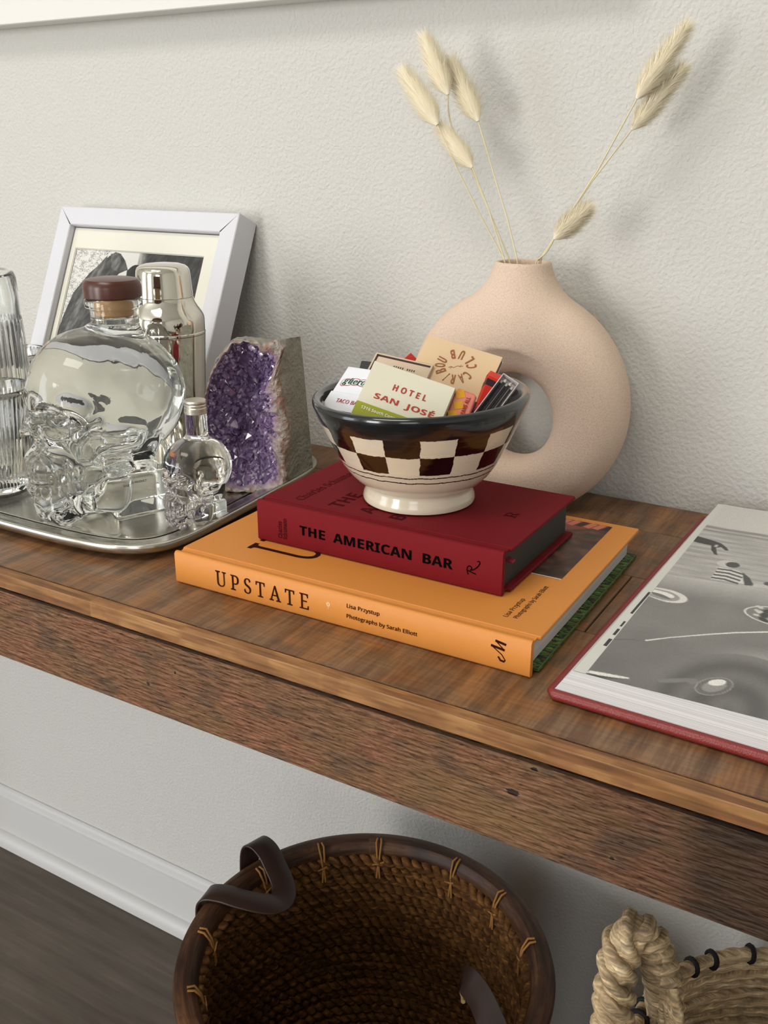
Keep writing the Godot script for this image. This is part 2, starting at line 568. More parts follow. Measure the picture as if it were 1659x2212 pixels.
# ------------------------------------------------------------------ the room
func room() -> void:
	var wm := mat(Color(0.805, 0.80, 0.78), 0.85, 0.0, 0.3)
	bump(wm, height_tex(11, 1024, 1024, 0.06, 1, 1, 3), 0.075)
	wm.uv1_scale = Vector3(3.2, 3.2, 1)
	struct("wall_back", box(MB.new(), Vector3(5.7, 2.7, 0.12), Vector3(-0.25, 1.35, -0.06), 0.0005), wm)
	var plain := mat(Color(0.86, 0.855, 0.83), 0.9, 0.0, 0.2)
	struct("wall_right", box(MB.new(), Vector3(0.12, 2.7, 4.3), Vector3(2.56, 1.35, 2.15), 0.0005), plain)
	var wl := MB.new()    # left wall around its window
	box(wl, Vector3(0.12, 2.7, 2.0), Vector3(-3.06, 1.35, 1.0), 0.0005)
	box(wl, Vector3(0.12, 2.7, 1.1), Vector3(-3.06, 1.35, 3.75), 0.0005)
	box(wl, Vector3(0.12, 0.15, 1.2), Vector3(-3.06, 0.075, 2.6), 0.0005)
	box(wl, Vector3(0.12, 0.55, 1.2), Vector3(-3.06, 2.425, 2.6), 0.0005)
	struct("wall_left", wl, plain)
	var wf := MB.new()    # wall behind the camera around its window
	box(wf, Vector3(0.825, 2.7, 0.12), Vector3(-2.6875, 1.35, 4.24), 0.0005)
	box(wf, Vector3(1.525, 2.7, 0.12), Vector3(-0.4625, 1.35, 4.24), 0.0005)
	box(wf, Vector3(0.9, 2.7, 0.12), Vector3(2.05, 1.35, 4.24), 0.0005)
	box(wf, Vector3(1.05, 0.3, 0.12), Vector3(-1.75, 0.15, 4.24), 0.0005)
	box(wf, Vector3(1.05, 0.5, 0.12), Vector3(-1.75, 2.45, 4.24), 0.0005)
	box(wf, Vector3(1.3, 0.8, 0.12), Vector3(0.95, 0.4, 4.24), 0.0005)
	box(wf, Vector3(1.3, 0.5, 0.12), Vector3(0.95, 2.45, 4.24), 0.0005)
	struct("wall_front", wf, plain)
	struct("ceiling", box(MB.new(), Vector3(5.8, 0.1, 4.5), Vector3(-0.25, 2.75, 2.1), 0.0005), mat(Color(0.9, 0.9, 0.88), 0.9))
	var fm := mat(Color.WHITE, 0.55, 0.0, 0.4)
	fm.albedo_texture = wood(31, 1024, 512, Color(0.31, 0.275, 0.245), Color(0.355, 0.32, 0.285), Color(0.39, 0.35, 0.315), 0.0, 0.35, Color(0.33, 0.31, 0.275), 0.1)
	fm.uv1_scale = Vector3(0.7, 1.6, 1)
	struct("floor", box(MB.new(), Vector3(5.8, 0.1, 4.5), Vector3(-0.25, -0.05, 2.1), 0.0005), fm)
	var white := mat(Color(0.80, 0.795, 0.79), 0.4, 0.0, 0.5)
	var bo := PackedVector2Array([Vector2(0.0, 0.002), Vector2(0.013, 0.002), Vector2(0.013, 0.082), Vector2(0.0125, 0.0845), Vector2(0.0095, 0.0865), Vector2(0.008, 0.090), Vector2(0.0072, 0.0945), Vector2(0.005, 0.0985), Vector2(0.002, 0.1005), Vector2(0.0, 0.1005)])
	var turn := Transform3D(Basis(Vector3(0, 0, 1), Vector3(0, 1, 0), Vector3(-1, 0, 0)), Vector3.ZERO)
	var bb := struct("baseboard_back", extrude(MB.new(), bo, 2.95, -2.45, turn), white)
	var shoe := PackedVector2Array([Vector2(0.0132, 0.0005), Vector2(0.026, 0.0005), Vector2(0.026, 0.008), Vector2(0.0245, 0.014), Vector2(0.0205, 0.0195), Vector2(0.0155, 0.022), Vector2(0.0132, 0.0225)])
	part("shoe_molding", extrude(MB.new(), shoe, 2.95, -2.45, turn), white, bb)
	# a wide flat ceiling lamp with a diffuser
	var lamp := thing("ceiling_lamp", "wide flat white ceiling lamp with a glowing diffuser above the room", "lamp", Vector3(-0.6, 2.7, 1.4))
	var lf := MB.new()
	for s in [-1, 1]:
		box(lf, Vector3(0.02, 0.05, 0.7), Vector3(s * 0.59, -0.025, 0), 0.003)
		box(lf, Vector3(1.16, 0.05, 0.02), Vector3(0, -0.025, s * 0.34), 0.003)
	part("lamp_frame", lf, white, lamp)
	var gl := mat(Color(0.9, 0.9, 0.88), 0.6)
	gl.emission_enabled = true
	gl.emission = Color(1.0, 0.97, 0.92)
	gl.emission_energy_multiplier = 0.9
	part("diffuser", box(MB.new(), Vector3(1.155, 0.006, 0.655), Vector3(0, -0.036, 0), 0.001), gl, lamp)
	sky_light("ceiling_lamp_light", Vector3(-0.6, 2.655, 1.4), Vector3(-0.6, 0, 1.401), Vector2(1.1, 0.6), 2.1, Color(1.0, 0.975, 0.94))
	# the windows
	for k in 3:
		var wn := Node3D.new()
		wn.name = "window_%d" % (k + 1)
		add_child(wn)
		wn.set_meta("kind", "structure")
		wn.position = [Vector3(-1.75, 1.25, 4.2), Vector3(-3.02, 1.15, 2.6), Vector3(0.95, 1.5, 4.2)][k]
		wn.rotation.y = PI / 2 if k == 1 else PI
		var sz: Vector2 = [Vector2(1.05, 1.9), Vector2(1.2, 2.0), Vector2(1.3, 1.4)][k]
		var fr := MB.new()
		for s in [-1, 1]:
			box(fr, Vector3(0.05, sz.y, 0.05), Vector3(s * (sz.x / 2 - 0.025), 0, -0.03), 0.004)
			box(fr, Vector3(sz.x - 0.1, 0.05, 0.05), Vector3(0, s * (sz.y / 2 - 0.025), -0.03), 0.004)
		box(fr, Vector3(sz.x - 0.1, 0.04, 0.045), Vector3(0, 0, -0.03), 0.004)
		part("window_frame", fr, white, wn)
		var gm := mat(Color(1, 1, 1, 0.05), 0.0)
		gm.transparency = BaseMaterial3D.TRANSPARENCY_ALPHA
		part("pane", box(MB.new(), Vector3(sz.x - 0.1, sz.y / 2 - 0.07, 0.004), Vector3(0, sz.y / 4 - 0.0125, -0.03), 0.0005), gm, wn)
		part("pane", box(MB.new(), Vector3(sz.x - 0.1, sz.y / 2 - 0.07, 0.004), Vector3(0, -sz.y / 4 + 0.0125, -0.03), 0.0005), gm, wn)

# ------------------------------------------------------------------ console table
func table() -> void:
	var t := thing("console_table", "long dark brown reclaimed wood console table against the white wall", "table", Vector3(-0.5, 0, 0.197))
	var ims := [sawn(41, 1024, 256), sawn(51, 1024, 256)]
	var hb := height_tex(61, 512, 512, 0.12, 1, 8, 3)
	var zs := [0.004, 0.0705, 0.163, 0.2618, 0.3695, 0.3805]
	for i in 4:
		var m := mat(Color.WHITE, 0.42, 0.0, 0.45)
		m.albedo_texture = ims[i % 2]
		m.uv1_scale = Vector3(2.0, 8.0, 1)
		m.uv1_offset = Vector3(0.31 * i + 0.1, 0.17 * i, 0)
		bump(m, hb, 0.02)
		var z0: float = zs[i]
		var z1: float = zs[i + 1] - 0.0006
		if i == 3: z1 = 0.3803
		# each board is two lengths that meet at a joint
		var xj: float = [-0.72, -0.05, -0.166, -0.95][i]
		var ex := [-1.55, xj, 0.62]
		for k in 2:
			var x0: float = ex[k]
			var x1: float = ex[k + 1] - 0.0006
			var mb := box(MB.new(), Vector3(x1 - x0, 0.0118, z1 - z0), Vector3((x0 + x1) / 2 + 0.5, T - 0.0059, (z0 + z1) / 2 - 0.197), 0.0006)
			part("plank", mb, m, t)
	var em := mat(Color.WHITE, 0.5, 0.0, 0.4)
	em.albedo_texture = wood(71, 1024, 128, Color(0.43, 0.29, 0.175), Color(0.575, 0.41, 0.25), Color(0.67, 0.495, 0.315), 0.0, 0.4, Color(0.50, 0.335, 0.215), 0.25)
	em.uv1_scale = Vector3(2.2, 12.0, 1)
	var e := MB.new()
	box(e, Vector3(2.17, 0.012, 0.0094), Vector3(0.035, T - 0.006, 0.3856 - 0.197), 0.0011)
	part("edge_strip", e, em, t)
	var am := mat(Color.WHITE, 0.62, 0.0, 0.35)
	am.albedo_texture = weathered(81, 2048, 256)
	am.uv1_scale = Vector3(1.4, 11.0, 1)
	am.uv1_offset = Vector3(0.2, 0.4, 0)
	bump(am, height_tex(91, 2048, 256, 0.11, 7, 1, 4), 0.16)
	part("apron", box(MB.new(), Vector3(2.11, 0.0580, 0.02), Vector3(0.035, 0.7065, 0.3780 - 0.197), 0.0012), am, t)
	part("rear_apron", box(MB.new(), Vector3(2.11, 0.0592, 0.02), Vector3(0.035, 0.7071, 0.02 - 0.197), 0.0012), am, t)
	for sx in [-1, 1]:
		part("end_apron", box(MB.new(), Vector3(0.02, 0.0592, 0.337), Vector3(0.035 + sx * 1.04, 0.7071, 0.0), 0.0012), am, t)
		for z in [0.058, 0.336]:
			part("leg", box(MB.new(), Vector3(0.05, 0.7365, 0.05), Vector3(0.035 + sx * 1.0, 0.3688, z - 0.197), 0.003), am, t)

# ------------------------------------------------------------------ frames
func frame_rails(parent: Node3D, w: float, h: float, rail: float, thick: float, m: Material) -> void:
	# four mitred rails; the frame stands on y = 0, its back on z = 0
	for k in 4:
		var l: float = w if k % 2 == 0 else h
		var mb := MB.new()
		var a := [Vector2(-l / 2, 0), Vector2(l / 2, 0), Vector2(l / 2 - rail, rail), Vector2(-l / 2 + rail, rail)]
		var e := 0.0008
		var xf := Transform3D(Basis(Vector3.BACK, k * PI / 2), Vector3(0, h / 2, 0)) * Transform3D(Basis.IDENTITY, Vector3(0, -(h if k % 2 == 0 else w) / 2, 0))
		var f := [Vector3(a[0].x + e, e, thick), Vector3(a[1].x - e, e, thick), Vector3(a[2].x, rail - e, thick), Vector3(a[3].x, rail - e, thick)]
		mb.flat(f[0], f[1], f[2], f[3], Vector3.BACK)
		mb.flat(Vector3(a[0].x, 0, 0), Vector3(a[1].x, 0, 0), Vector3(a[1].x, 0, thick - e), Vector3(a[0].x, 0, thick - e), Vector3.DOWN)
		mb.flat(Vector3(a[0].x, 0, thick - e), Vector3(a[1].x, 0, thick - e), f[1], f[0], Vector3(0, -1, 1))
		mb.flat(Vector3(a[3].x, rail, 0), Vector3(a[2].x, rail, 0), Vector3(a[2].x, rail, thick - e), Vector3(a[3].x, rail, thick - e), Vector3.UP)
		mb.flat(Vector3(a[3].x, rail, thick - e), Vector3(a[2].x, rail, thick - e), f[2], f[3], Vector3(0, 1, 1))
		mb.flat(Vector3(a[0].x, 0, 0), Vector3(a[1].x, 0, 0), Vector3(a[2].x, rail, 0), Vector3(a[3].x, rail, 0), Vector3.FORWARD)
		for s in 2:
			var i0 := 0 if s == 0 else 1
			var i1 := 3 if s == 0 else 2
			mb.flat(Vector3(a[i0].x, 0, 0), Vector3(a[i1].x, rail, 0), Vector3(a[i1].x, rail, thick - e), Vector3(a[i0].x, 0, thick - e), Vector3(-1 if s == 0 else 1, 0.5, 0))
		var o := part("frame_rail", mb, m, parent)
		o.transform = xf

func wall_frame() -> void:
	var t := thing("picture_frame", "large white picture frame hung on the wall above the console table", "picture frame", Vector3(-1.0, 1.157, 0.0005))
	var white := mat(Color(0.88, 0.875, 0.855), 0.45)
	frame_rails(t, 1.5, 0.75, 0.024, 0.026, white)
	part("mat_board", box(MB.new(), Vector3(1.456, 0.706, 0.004), Vector3(0, 0.375, 0.012), 0.0005), mat(Color(0.88, 0.87, 0.84), 0.8), t)
	part("backing_board", box(MB.new(), Vector3(1.456, 0.706, 0.004), Vector3(0, 0.375, 0.005), 0.0005), mat(Color(0.4, 0.3, 0.2), 0.9), t)

func lean_frame() -> void:
	var a := deg_to_rad(24.6)
	var top := Vector3(-0.6145, T + 0.227, 0.0258)
	var nrm := Vector3(0, sin(a), cos(a))
	var up := Vector3(0, cos(a), -sin(a))
	var h := 0.2331
	var t := thing("leaning_photo_frame", "small white frame with a black and white photo leaning against the wall behind the bottles", "picture frame")
	t.transform = Transform3D(Basis(Vector3.RIGHT, up, nrm), top - nrm * 0.028 - up * h + Vector3(-0.1226, 0.0002, 0.0005))
	frame_rails(t, 0.2452, h, 0.0195, 0.028, mat(Color(0.84, 0.84, 0.865), 0.4))
	var mm := mat(Color(0.88, 0.87, 0.82), 0.85)
	var mb := MB.new()     # the mat: a sheet with a bevelled opening
	var o := Vector2(0.204, 0.192)
	var w := Vector2(0.180, 0.127)
	var c := Vector2(-0.006, h - 0.1055)
	for k in 4:
		var q := [Vector2(-1, -1), Vector2(1, -1), Vector2(1, 1), Vector2(-1, 1)]
		var p0: Vector2 = q[k]
		var p1: Vector2 = q[(k + 1) % 4]
		var A := Vector3(p0.x * o.x / 2, p0.y * o.y / 2 + h / 2, 0.0205)
		var B := Vector3(p1.x * o.x / 2, p1.y * o.y / 2 + h / 2, 0.0205)
		var C := Vector3(c.x + p1.x * w.x / 2, c.y + p1.y * w.y / 2, 0.0205)
		var D := Vector3(c.x + p0.x * w.x / 2, c.y + p0.y * w.y / 2, 0.0205)
		mb.flat(A, B, C, D, Vector3.BACK)
		mb.flat(D, C, C - Vector3(p1.x * 0.001, p1.y * 0.001, 0.0015), D - Vector3(p0.x * 0.001, p0.y * 0.001, 0.0015), Vector3(-p0.x - p1.x, -p0.y - p1.y, 1))
	part("mat_board", mb, mm, t)
	# the print: two people close together, one under a dark hood, by a rough wall
	var W := 512
	var H := 361
	var im := Image.create(W, H, false, Image.FORMAT_RGB8)
	im.fill(grey(0.86))
	var nz := noise(5, 0.03, 4)
	for y in H:
		for x in W:
			if x < 150:
				var v := nz.get_noise_2d(x * 1.2, y * 2.0)
				if absf(v) < 0.035 and y > 4: im.set_pixel(x, y, grey(0.3 + rng.randf() * 0.2))
				elif v > 0.3: im.set_pixel(x, y, grey(0.66))
			elif x > 262:
				var k := clampf((x - 266) / 30.0, 0, 1)
				im.set_pixel(x, y, grey(lerpf(0.72, 0.22, k) + nz.get_noise_2d(x * 3, y * 0.4) * (0.16 * (1.0 - k) + 0.02)))
	var P := func(arr: Array) -> PackedVector2Array:
		var o2 := PackedVector2Array()
		for i in range(0, arr.size(), 2): o2.append(Vector2(arr[i], arr[i + 1]))
		return o2
	fill(im, P.call([148, 22, 168, 10, 190, 14, 214, 34, 233, 62, 236, 92, 210, 120, 200, 170, 210, 230, 240, 330, 250, 440, 0, 440, 0, 330, 12, 220, 34, 140, 84, 76]), grey(0.30))
	fill(im, P.call([104, 60, 140, 20, 128, 90, 90, 180, 60, 260, 30, 330, 44, 210, 70, 120]), grey(0.38))
	fill(im, P.call([150, 16, 178, 12, 200, 40, 190, 66, 166, 60]), grey(0.4))
	fill(im, P.call([166, 70, 150, 150, 120, 260, 100, 380, 90, 440, 60, 440, 80, 300, 120, 180, 140, 100]), grey(0.24))
	fill(im, P.call([120, 230, 170, 210, 200, 300, 190, 440, 150, 440]), grey(0.42))
	fill(im, oval(Vector2(258, 88), Vector2(36, 46), 0.25), grey(0.16))
	fill(im, P.call([200, 72, 228, 60, 230, 74, 216, 100, 212, 126, 186, 140, 176, 122, 182, 94]), grey(0.88))
	fill(im, oval(Vector2(240, 118), Vector2(24, 17), 0.5), grey(0.9))
	fill(im, oval(Vector2(204, 98), Vector2(8, 3.5), 0.4), grey(0.2))
	fill(im, P.call([190, 88, 216, 84, 218, 88, 192, 93]), grey(0.25))
	fill(im, oval(Vector2(208, 106), Vector2(4, 7), 0.2), grey(0.55))
	fill(im, P.call([244, 140, 290, 180, 320, 280, 330, 440, 210, 440, 214, 330, 196, 200, 210, 150]), grey(0.3))
	fill(im, oval(Vector2(420, 180), Vector2(30, 60), 0.3), grey(0.16))
	for y in H:
		for x in W:
			var c0 := im.get_pixel(x, y)
			if c0.r < 0.5: im.set_pixel(x, y, grey(c0.r * (1.0 + 0.55 * nz.get_noise_2d(x * 1.4 + y * 0.9, y * 0.5 - x * 0.3) + 0.12 * (rng.randf() - 0.5))))
	var pm := mat(Color.WHITE, 0.35)
	pm.albedo_texture = ImageTexture.create_from_image(im)
	var q := MB.new()
	q.flat(Vector3(c.x - w.x / 2 - 0.002, c.y - w.y / 2 - 0.002, 0.0185), Vector3(c.x + w.x / 2 + 0.002, c.y - w.y / 2 - 0.002, 0.0185), Vector3(c.x + w.x / 2 + 0.002, c.y + w.y / 2 + 0.002, 0.0185), Vector3(c.x - w.x / 2 - 0.002, c.y + w.y / 2 + 0.002, 0.0185), Vector3.BACK)
	part("photo_print", q, pm, t)
	part("backing_board", box(MB.new(), Vector3(0.2, 0.19, 0.003), Vector3(0, h / 2, 0.012), 0.0005), mat(Color(0.35, 0.27, 0.2), 0.9), t)

# ------------------------------------------------------------------ tray, glasses, carafe
func tray_and_glass() -> void:
	var t := thing("serving_tray", "long shallow silver metal tray with rounded corners and a raised rim", "tray", Vector3(-0.7235, T, 0.1985))
	var m := mat(Color(0.80, 0.785, 0.745), 0.22, 1.0)
	bump(m, height_tex(101, 512, 512, 0.01, 1, 1, 3), 0.05)
	var mb := MB.new()
	# rings from the middle of the floor, over the rim and back underneath: (inset from the rim, height)
	var pr := [[0.12, 0.0026], [0.034, 0.0026], [0.0295, 0.0028], [0.0265, 0.0037], [0.0240, 0.0056], [0.0215, 0.0066], [0.0165, 0.0070], [0.0130, 0.0074], [0.0095, 0.0090], [0.0055, 0.0116], [0.0030, 0.0128], [0.0012, 0.0130], [0.0001, 0.0121], [0.0, 0.0090], [0.0007, 0.0066], [0.0030, 0.0048], [0.0090, 0.0028], [0.0180, 0.0009], [0.0300, 0.0002], [0.12, 0.0002]]
	var N := 144
	var pos := func(k: int, s: int) -> Vector3:
		var th := TAU * s / N
		var e := 6.5
		var ins: float = pr[k][0]
		var c := cos(th)
		var d := sin(th)
		var A := 0.252 - ins
		var B := 0.1435 - ins
		var x := signf(c) * pow(absf(c), 2.0 / e) * A
		var z := signf(d) * pow(absf(d), 2.0 / e) * B
		return Vector3(x + z * 0.075, pr[k][1], z)
	var rows := pr.size()
	for k in rows:
		for s in N + 1:
			var q: Vector3 = pos.call(k, s)
			var du: Vector3 = pos.call(k, s + 1) - pos.call(k, s - 1)
			var dv: Vector3 = pos.call(mini(k + 1, rows - 1), s) - pos.call(maxi(k - 1, 0), s)
			var nn := dv.cross(du).normalized()
			if k <= 1: nn = Vector3.UP
			if k >= rows - 2: nn = Vector3.DOWN
			mb.p(q, nn, Vector2(q.x * 3.0, q.z * 3.0))
	for k in rows - 1:
		for s in N:
			var a := k * (N + 1) + s
			var nn := mb.n[a] + mb.n[a + N + 2]
			mb.tri_to(a, a + 1, a + N + 2, nn); mb.tri_to(a, a + N + 2, a + N + 1, nn)
	for e in 2:
		var row := 0 if e == 0 else (rows - 1) * (N + 1)
		var dir := Vector3.UP if e == 0 else Vector3.DOWN
		var cc := mb.p(Vector3(0, pr[0 if e == 0 else rows - 1][1], 0), dir)
		for s in N: mb.tri_to(cc, row + s, row + s + 1, dir)
	part("tray_body", mb, m, t)
	# glasses
	var g := glass(Color(0.985, 0.99, 0.985), 0.048)
	var prof := PackedVector2Array([Vector2(0, 0.0), Vector2(0.024, 0.0), Vector2(0.0275, 0.0012), Vector2(0.0288, 0.004), Vector2(0.0292, 0.0055), Vector2(0.0286, 0.0065), Vector2(0.0296, 0.008), Vector2(0.0302, 0.014), Vector2(0.0345, 0.045), Vector2(0.0378, 0.072), Vector2(0.0396, 0.0855), Vector2(0.0398, 0.0885), Vector2(0.0392, 0.0905), Vector2(0.038, 0.0908), Vector2(0.0372, 0.0895), Vector2(0.0355, 0.072), Vector2(0.032, 0.045), Vector2(0.0282, 0.018), Vector2(0.0262, 0.0142), Vector2(0.018, 0.0128), Vector2(0, 0.0125)])
	var am := PackedFloat32Array()
	for q in prof: am.append(0.0013 if (q.x > 0.03 and q.y > 0.013 and q.y < 0.087 and am.size() < 12) else 0.0)
	am[6] = 0.0009; am[7] = 0.0013
	var tm := lathe(MB.new(), prof, 480, Vector3.ZERO, 0.7, 60, am).done()
	var lab := ["clear ribbed glass tumbler at the front edge of the silver tray", "clear ribbed glass tumbler half hidden behind the big skull bottle"]
	var at := [Vector3(-0.7053, T + 0.0028, 0.2699), Vector3(-0.8194, T + 0.0028, 0.1515)]
	for k in 2:
		var o := thing("tumbler", lab[k], "glass", at[k], "ribbed tumblers on the tray")
		part("glass_body", tm, g, o)
	var cp := PackedVector2Array([Vector2(0, 0), Vector2(0.036, 0.0), Vector2(0.0405, 0.002), Vector2(0.0425, 0.006), Vector2(0.0430, 0.02), Vector2(0.0432, 0.08), Vector2(0.0432, 0.115), Vector2(0.0430, 0.132), Vector2(0.0428, 0.138), Vector2(0.0428, 0.155), Vector2(0.0424, 0.172), Vector2(0.0408, 0.1765), Vector2(0.036, 0.1790), Vector2(0.030, 0.1795), Vector2(0.030, 0.1765), Vector2(0.0375, 0.174), Vector2(0.0388, 0.155), Vector2(0.0390, 0.130), Vector2(0.039, 0.08), Vector2(0.0385, 0.02), Vector2(0.035, 0.010), Vector2(0.02, 0.007), Vector2(0, 0.0065)])
	var ca := PackedFloat32Array()
	for k in cp.size(): ca.append(0.0018 if (k >= 4 and k <= 6) else (0.0012 if k == 7 else 0.0))
	var o := thing("carafe", "tall clear carafe with a ribbed body and smooth shoulder at the left edge", "carafe", Vector3(-0.7750, T + 0.0028, 0.2205))
	part("glass_body", lathe(MB.new(), cp, 400, Vector3.ZERO, 0.7, 48, ca), g, o)

# ------------------------------------------------------------------ skull bottles
func ell(p: Vector3, c: Vector3, r: Vector3) -> float:
	var q := (p - c) / r
	var a := q.length()
	var b := (q / r).length()
	return a * (a - 1.0) / b if b > 1e-6 else -r.x

func cap(p: Vector3, a: Vector3, b: Vector3, r: float) -> float:
	var pa := p - a
	var ba := b - a
	var h := clampf(pa.dot(ba) / ba.dot(ba), 0.0, 1.0)
	return (pa - ba * h).length() - r

func smin(a: float, b: float, k: float) -> float:
	var h := maxf(k - absf(a - b), 0.0) / k
	return minf(a, b) - h * h * k * 0.25

func smax(a: float, b: float, k: float) -> float:
	return -smin(-a, -b, k)

func rbox(p: Vector3, c: Vector3, h: Vector3, r: float) -> float:
	var q := (p - c).abs() - h + Vector3(r, r, r)
	return Vector3(maxf(q.x, 0), maxf(q.y, 0), maxf(q.z, 0)).length() + minf(maxf(q.x, maxf(q.y, q.z)), 0.0) - r

func skull(w: Vector3) -> float:
	var p := Vector3(absf(w.x), w.y, w.z)
	var neck := Vector2(w.x, w.z + sk_z).length()
	if w.y > 0.1535:
		# only the neck up here
		var d0 := maxf(neck - 0.0185, w.y - sk_neck)
		if sk_hollow:
			d0 = minf(d0, Vector2(maxf(neck - 0.0205, 0.0), maxf(absf(w.y - sk_neck + 0.0035) - 0.002, 0.0)).length() - 0.0018)
			d0 = maxf(d0, -maxf(neck - 0.0154, 0.157 - w.y))
		return d0
	var d := ell(p, Vector3(0, 0.096, -0.003), Vector3(0.0495, 0.0535, 0.0605))
	d = smin(d, ell(p, Vector3(0, 0.106, 0.018), Vector3(0.0425, 0.040, 0.0405)), 0.016)       # forehead
	# temples pressed in behind the eyes
	d = smax(d, -ell(p, Vector3(0.0615, 0.086, 0.026), Vector3(0.018, 0.026, 0.021)), 0.014)
	# brow ridge
	d = smin(d, cap(p, Vector3(0.008, 0.0985, 0.0545), Vector3(0.034, 0.1005, 0.0415), 0.0068), 0.010)
	# face
	d = smin(d, rbox(p, Vector3(0, 0.064, 0.034), Vector3(0.024, 0.026, 0.024), 0.012), 0.012)
	d = smin(d, cap(p, Vector3(0, 0.093, 0.054), Vector3(0, 0.0765, 0.0665), 0.0052), 0.008)       # nasal bone
	d = smin(d, cap(p, Vector3(0.0355, 0.0765, 0.041), Vector3(0.038, 0.0625, 0.035), 0.0085), 0.008)   # cheek bone
	d = smin(d, cap(p, Vector3(0.0405, 0.0665, 0.032), Vector3(0.0455, 0.0695, 0.000), 0.0052), 0.009)  # cheek arch
	d = smin(d, cap(p, Vector3(0.0365, 0.083, 0.0415), Vector3(0.0375, 0.098, 0.034), 0.006), 0.008)    # outer eye rim
	# jaw
	d = smin(d, rbox(p, Vector3(0, 0.046, 0.045), Vector3(0.021, 0.014, 0.024), 0.012), 0.008)      # upper jaw
	d = smin(d, cap(p, Vector3(0.005, 0.0125, 0.0545), Vector3(0.016, 0.0125, 0.0495), 0.0128), 0.006)  # chin
	d = smin(d, cap(p, Vector3(0.014, 0.0155, 0.050), Vector3(0.031, 0.0205, 0.014), 0.0105), 0.008)
	d = smin(d, ell(p, Vector3(0.0345, 0.037, 0.011), Vector3(0.0072, 0.026, 0.0125)), 0.008)    # ramus
	d = smin(d, cap(p, Vector3(0, 0.028, 0.044), Vector3(0.0, 0.028, 0.010), 0.0225), 0.010)
	d = smin(d, cap(p, Vector3(0.0345, 0.060, -0.016), Vector3(0.031, 0.0465, -0.013), 0.0085), 0.012)  # mastoid
	# eye sockets, nose opening, cheek hollows
	d = smax(d, -ell(p, Vector3(0.0250, 0.0865, 0.0525), Vector3(0.0152, 0.0128, 0.0215)), 0.005)
	d = smax(d, -ell(p, Vector3(0.0045, 0.0645, 0.0685), Vector3(0.0055, 0.0095, 0.0125)), 0.003)
	d = smax(d, -ell(p, Vector3(0.0335, 0.041, 0.035), Vector3(0.0095, 0.0125, 0.0145)), 0.005)
	d = smax(d, -ell(p, Vector3(0.0505, 0.079, 0.008), Vector3(0.0065, 0.008, 0.019)), 0.004)
	# mouth line and two rows of teeth
	var ang := atan2(p.x, maxf(p.z - 0.036, 0.0001))
	if ang < 1.6 and p.y > 0.018 and p.y < 0.056:
		d = smax(d, -(maxf(absf(p.y - 0.0355 - 0.002 * ang) - 0.0014, 0.0) + maxf(0.0, 0.0285 - Vector2(p.x, (p.z - 0.036) * 0.80).length())), 0.003)
		for row in 2:
			var kk := floorf(ang / 0.235)
			var ta := (kk + 0.5) * 0.235
			var c := Vector3(sin(ta) * 0.0232, (0.0425 if row == 0 else 0.0285 + 0.0022 * ta), 0.036 + cos(ta) * 0.0312)
			d = smin(d, ell(p, c, Vector3(0.0040, 0.0056 if row == 0 else 0.0050, 0.0042)), 0.0026)
	# dimple in the chin
	d = smax(d, -ell(p, Vector3(0.009, 0.011, 0.0695), Vector3(0.0065, 0.0055, 0.004)), 0.004)
	# block under the back of the head
	d = smin(d, rbox(p, Vector3(0, 0.016, -0.014), Vector3(0.0265, 0.0185, 0.0245), 0.004), 0.006)
	# neck
	d = smin(d, maxf(neck - 0.0185, absf(w.y - 0.14) - 0.04), 0.010)
	return maxf(d, 0.0004 - w.y)

var wavy := FastNoiseLite.new()
func liquid(p: Vector3) -> float:
	# the hollow inside the big bottle: wavy walls, as blown glass has
	var d := ell(p, Vector3(0, 0.096, -0.003), Vector3(0.0455, 0.0495, 0.0565))
	d = smin(d, ell(p, Vector3(0, 0.104, 0.017), Vector3(0.0385, 0.036, 0.0365)), 0.016)
	d += 0.0011 * wavy.get_noise_3d(p.x, p.y * 0.45, p.z) * smoothstep(0.05, 0.08, p.y)
	return maxf(d, p.y - 0.1435)

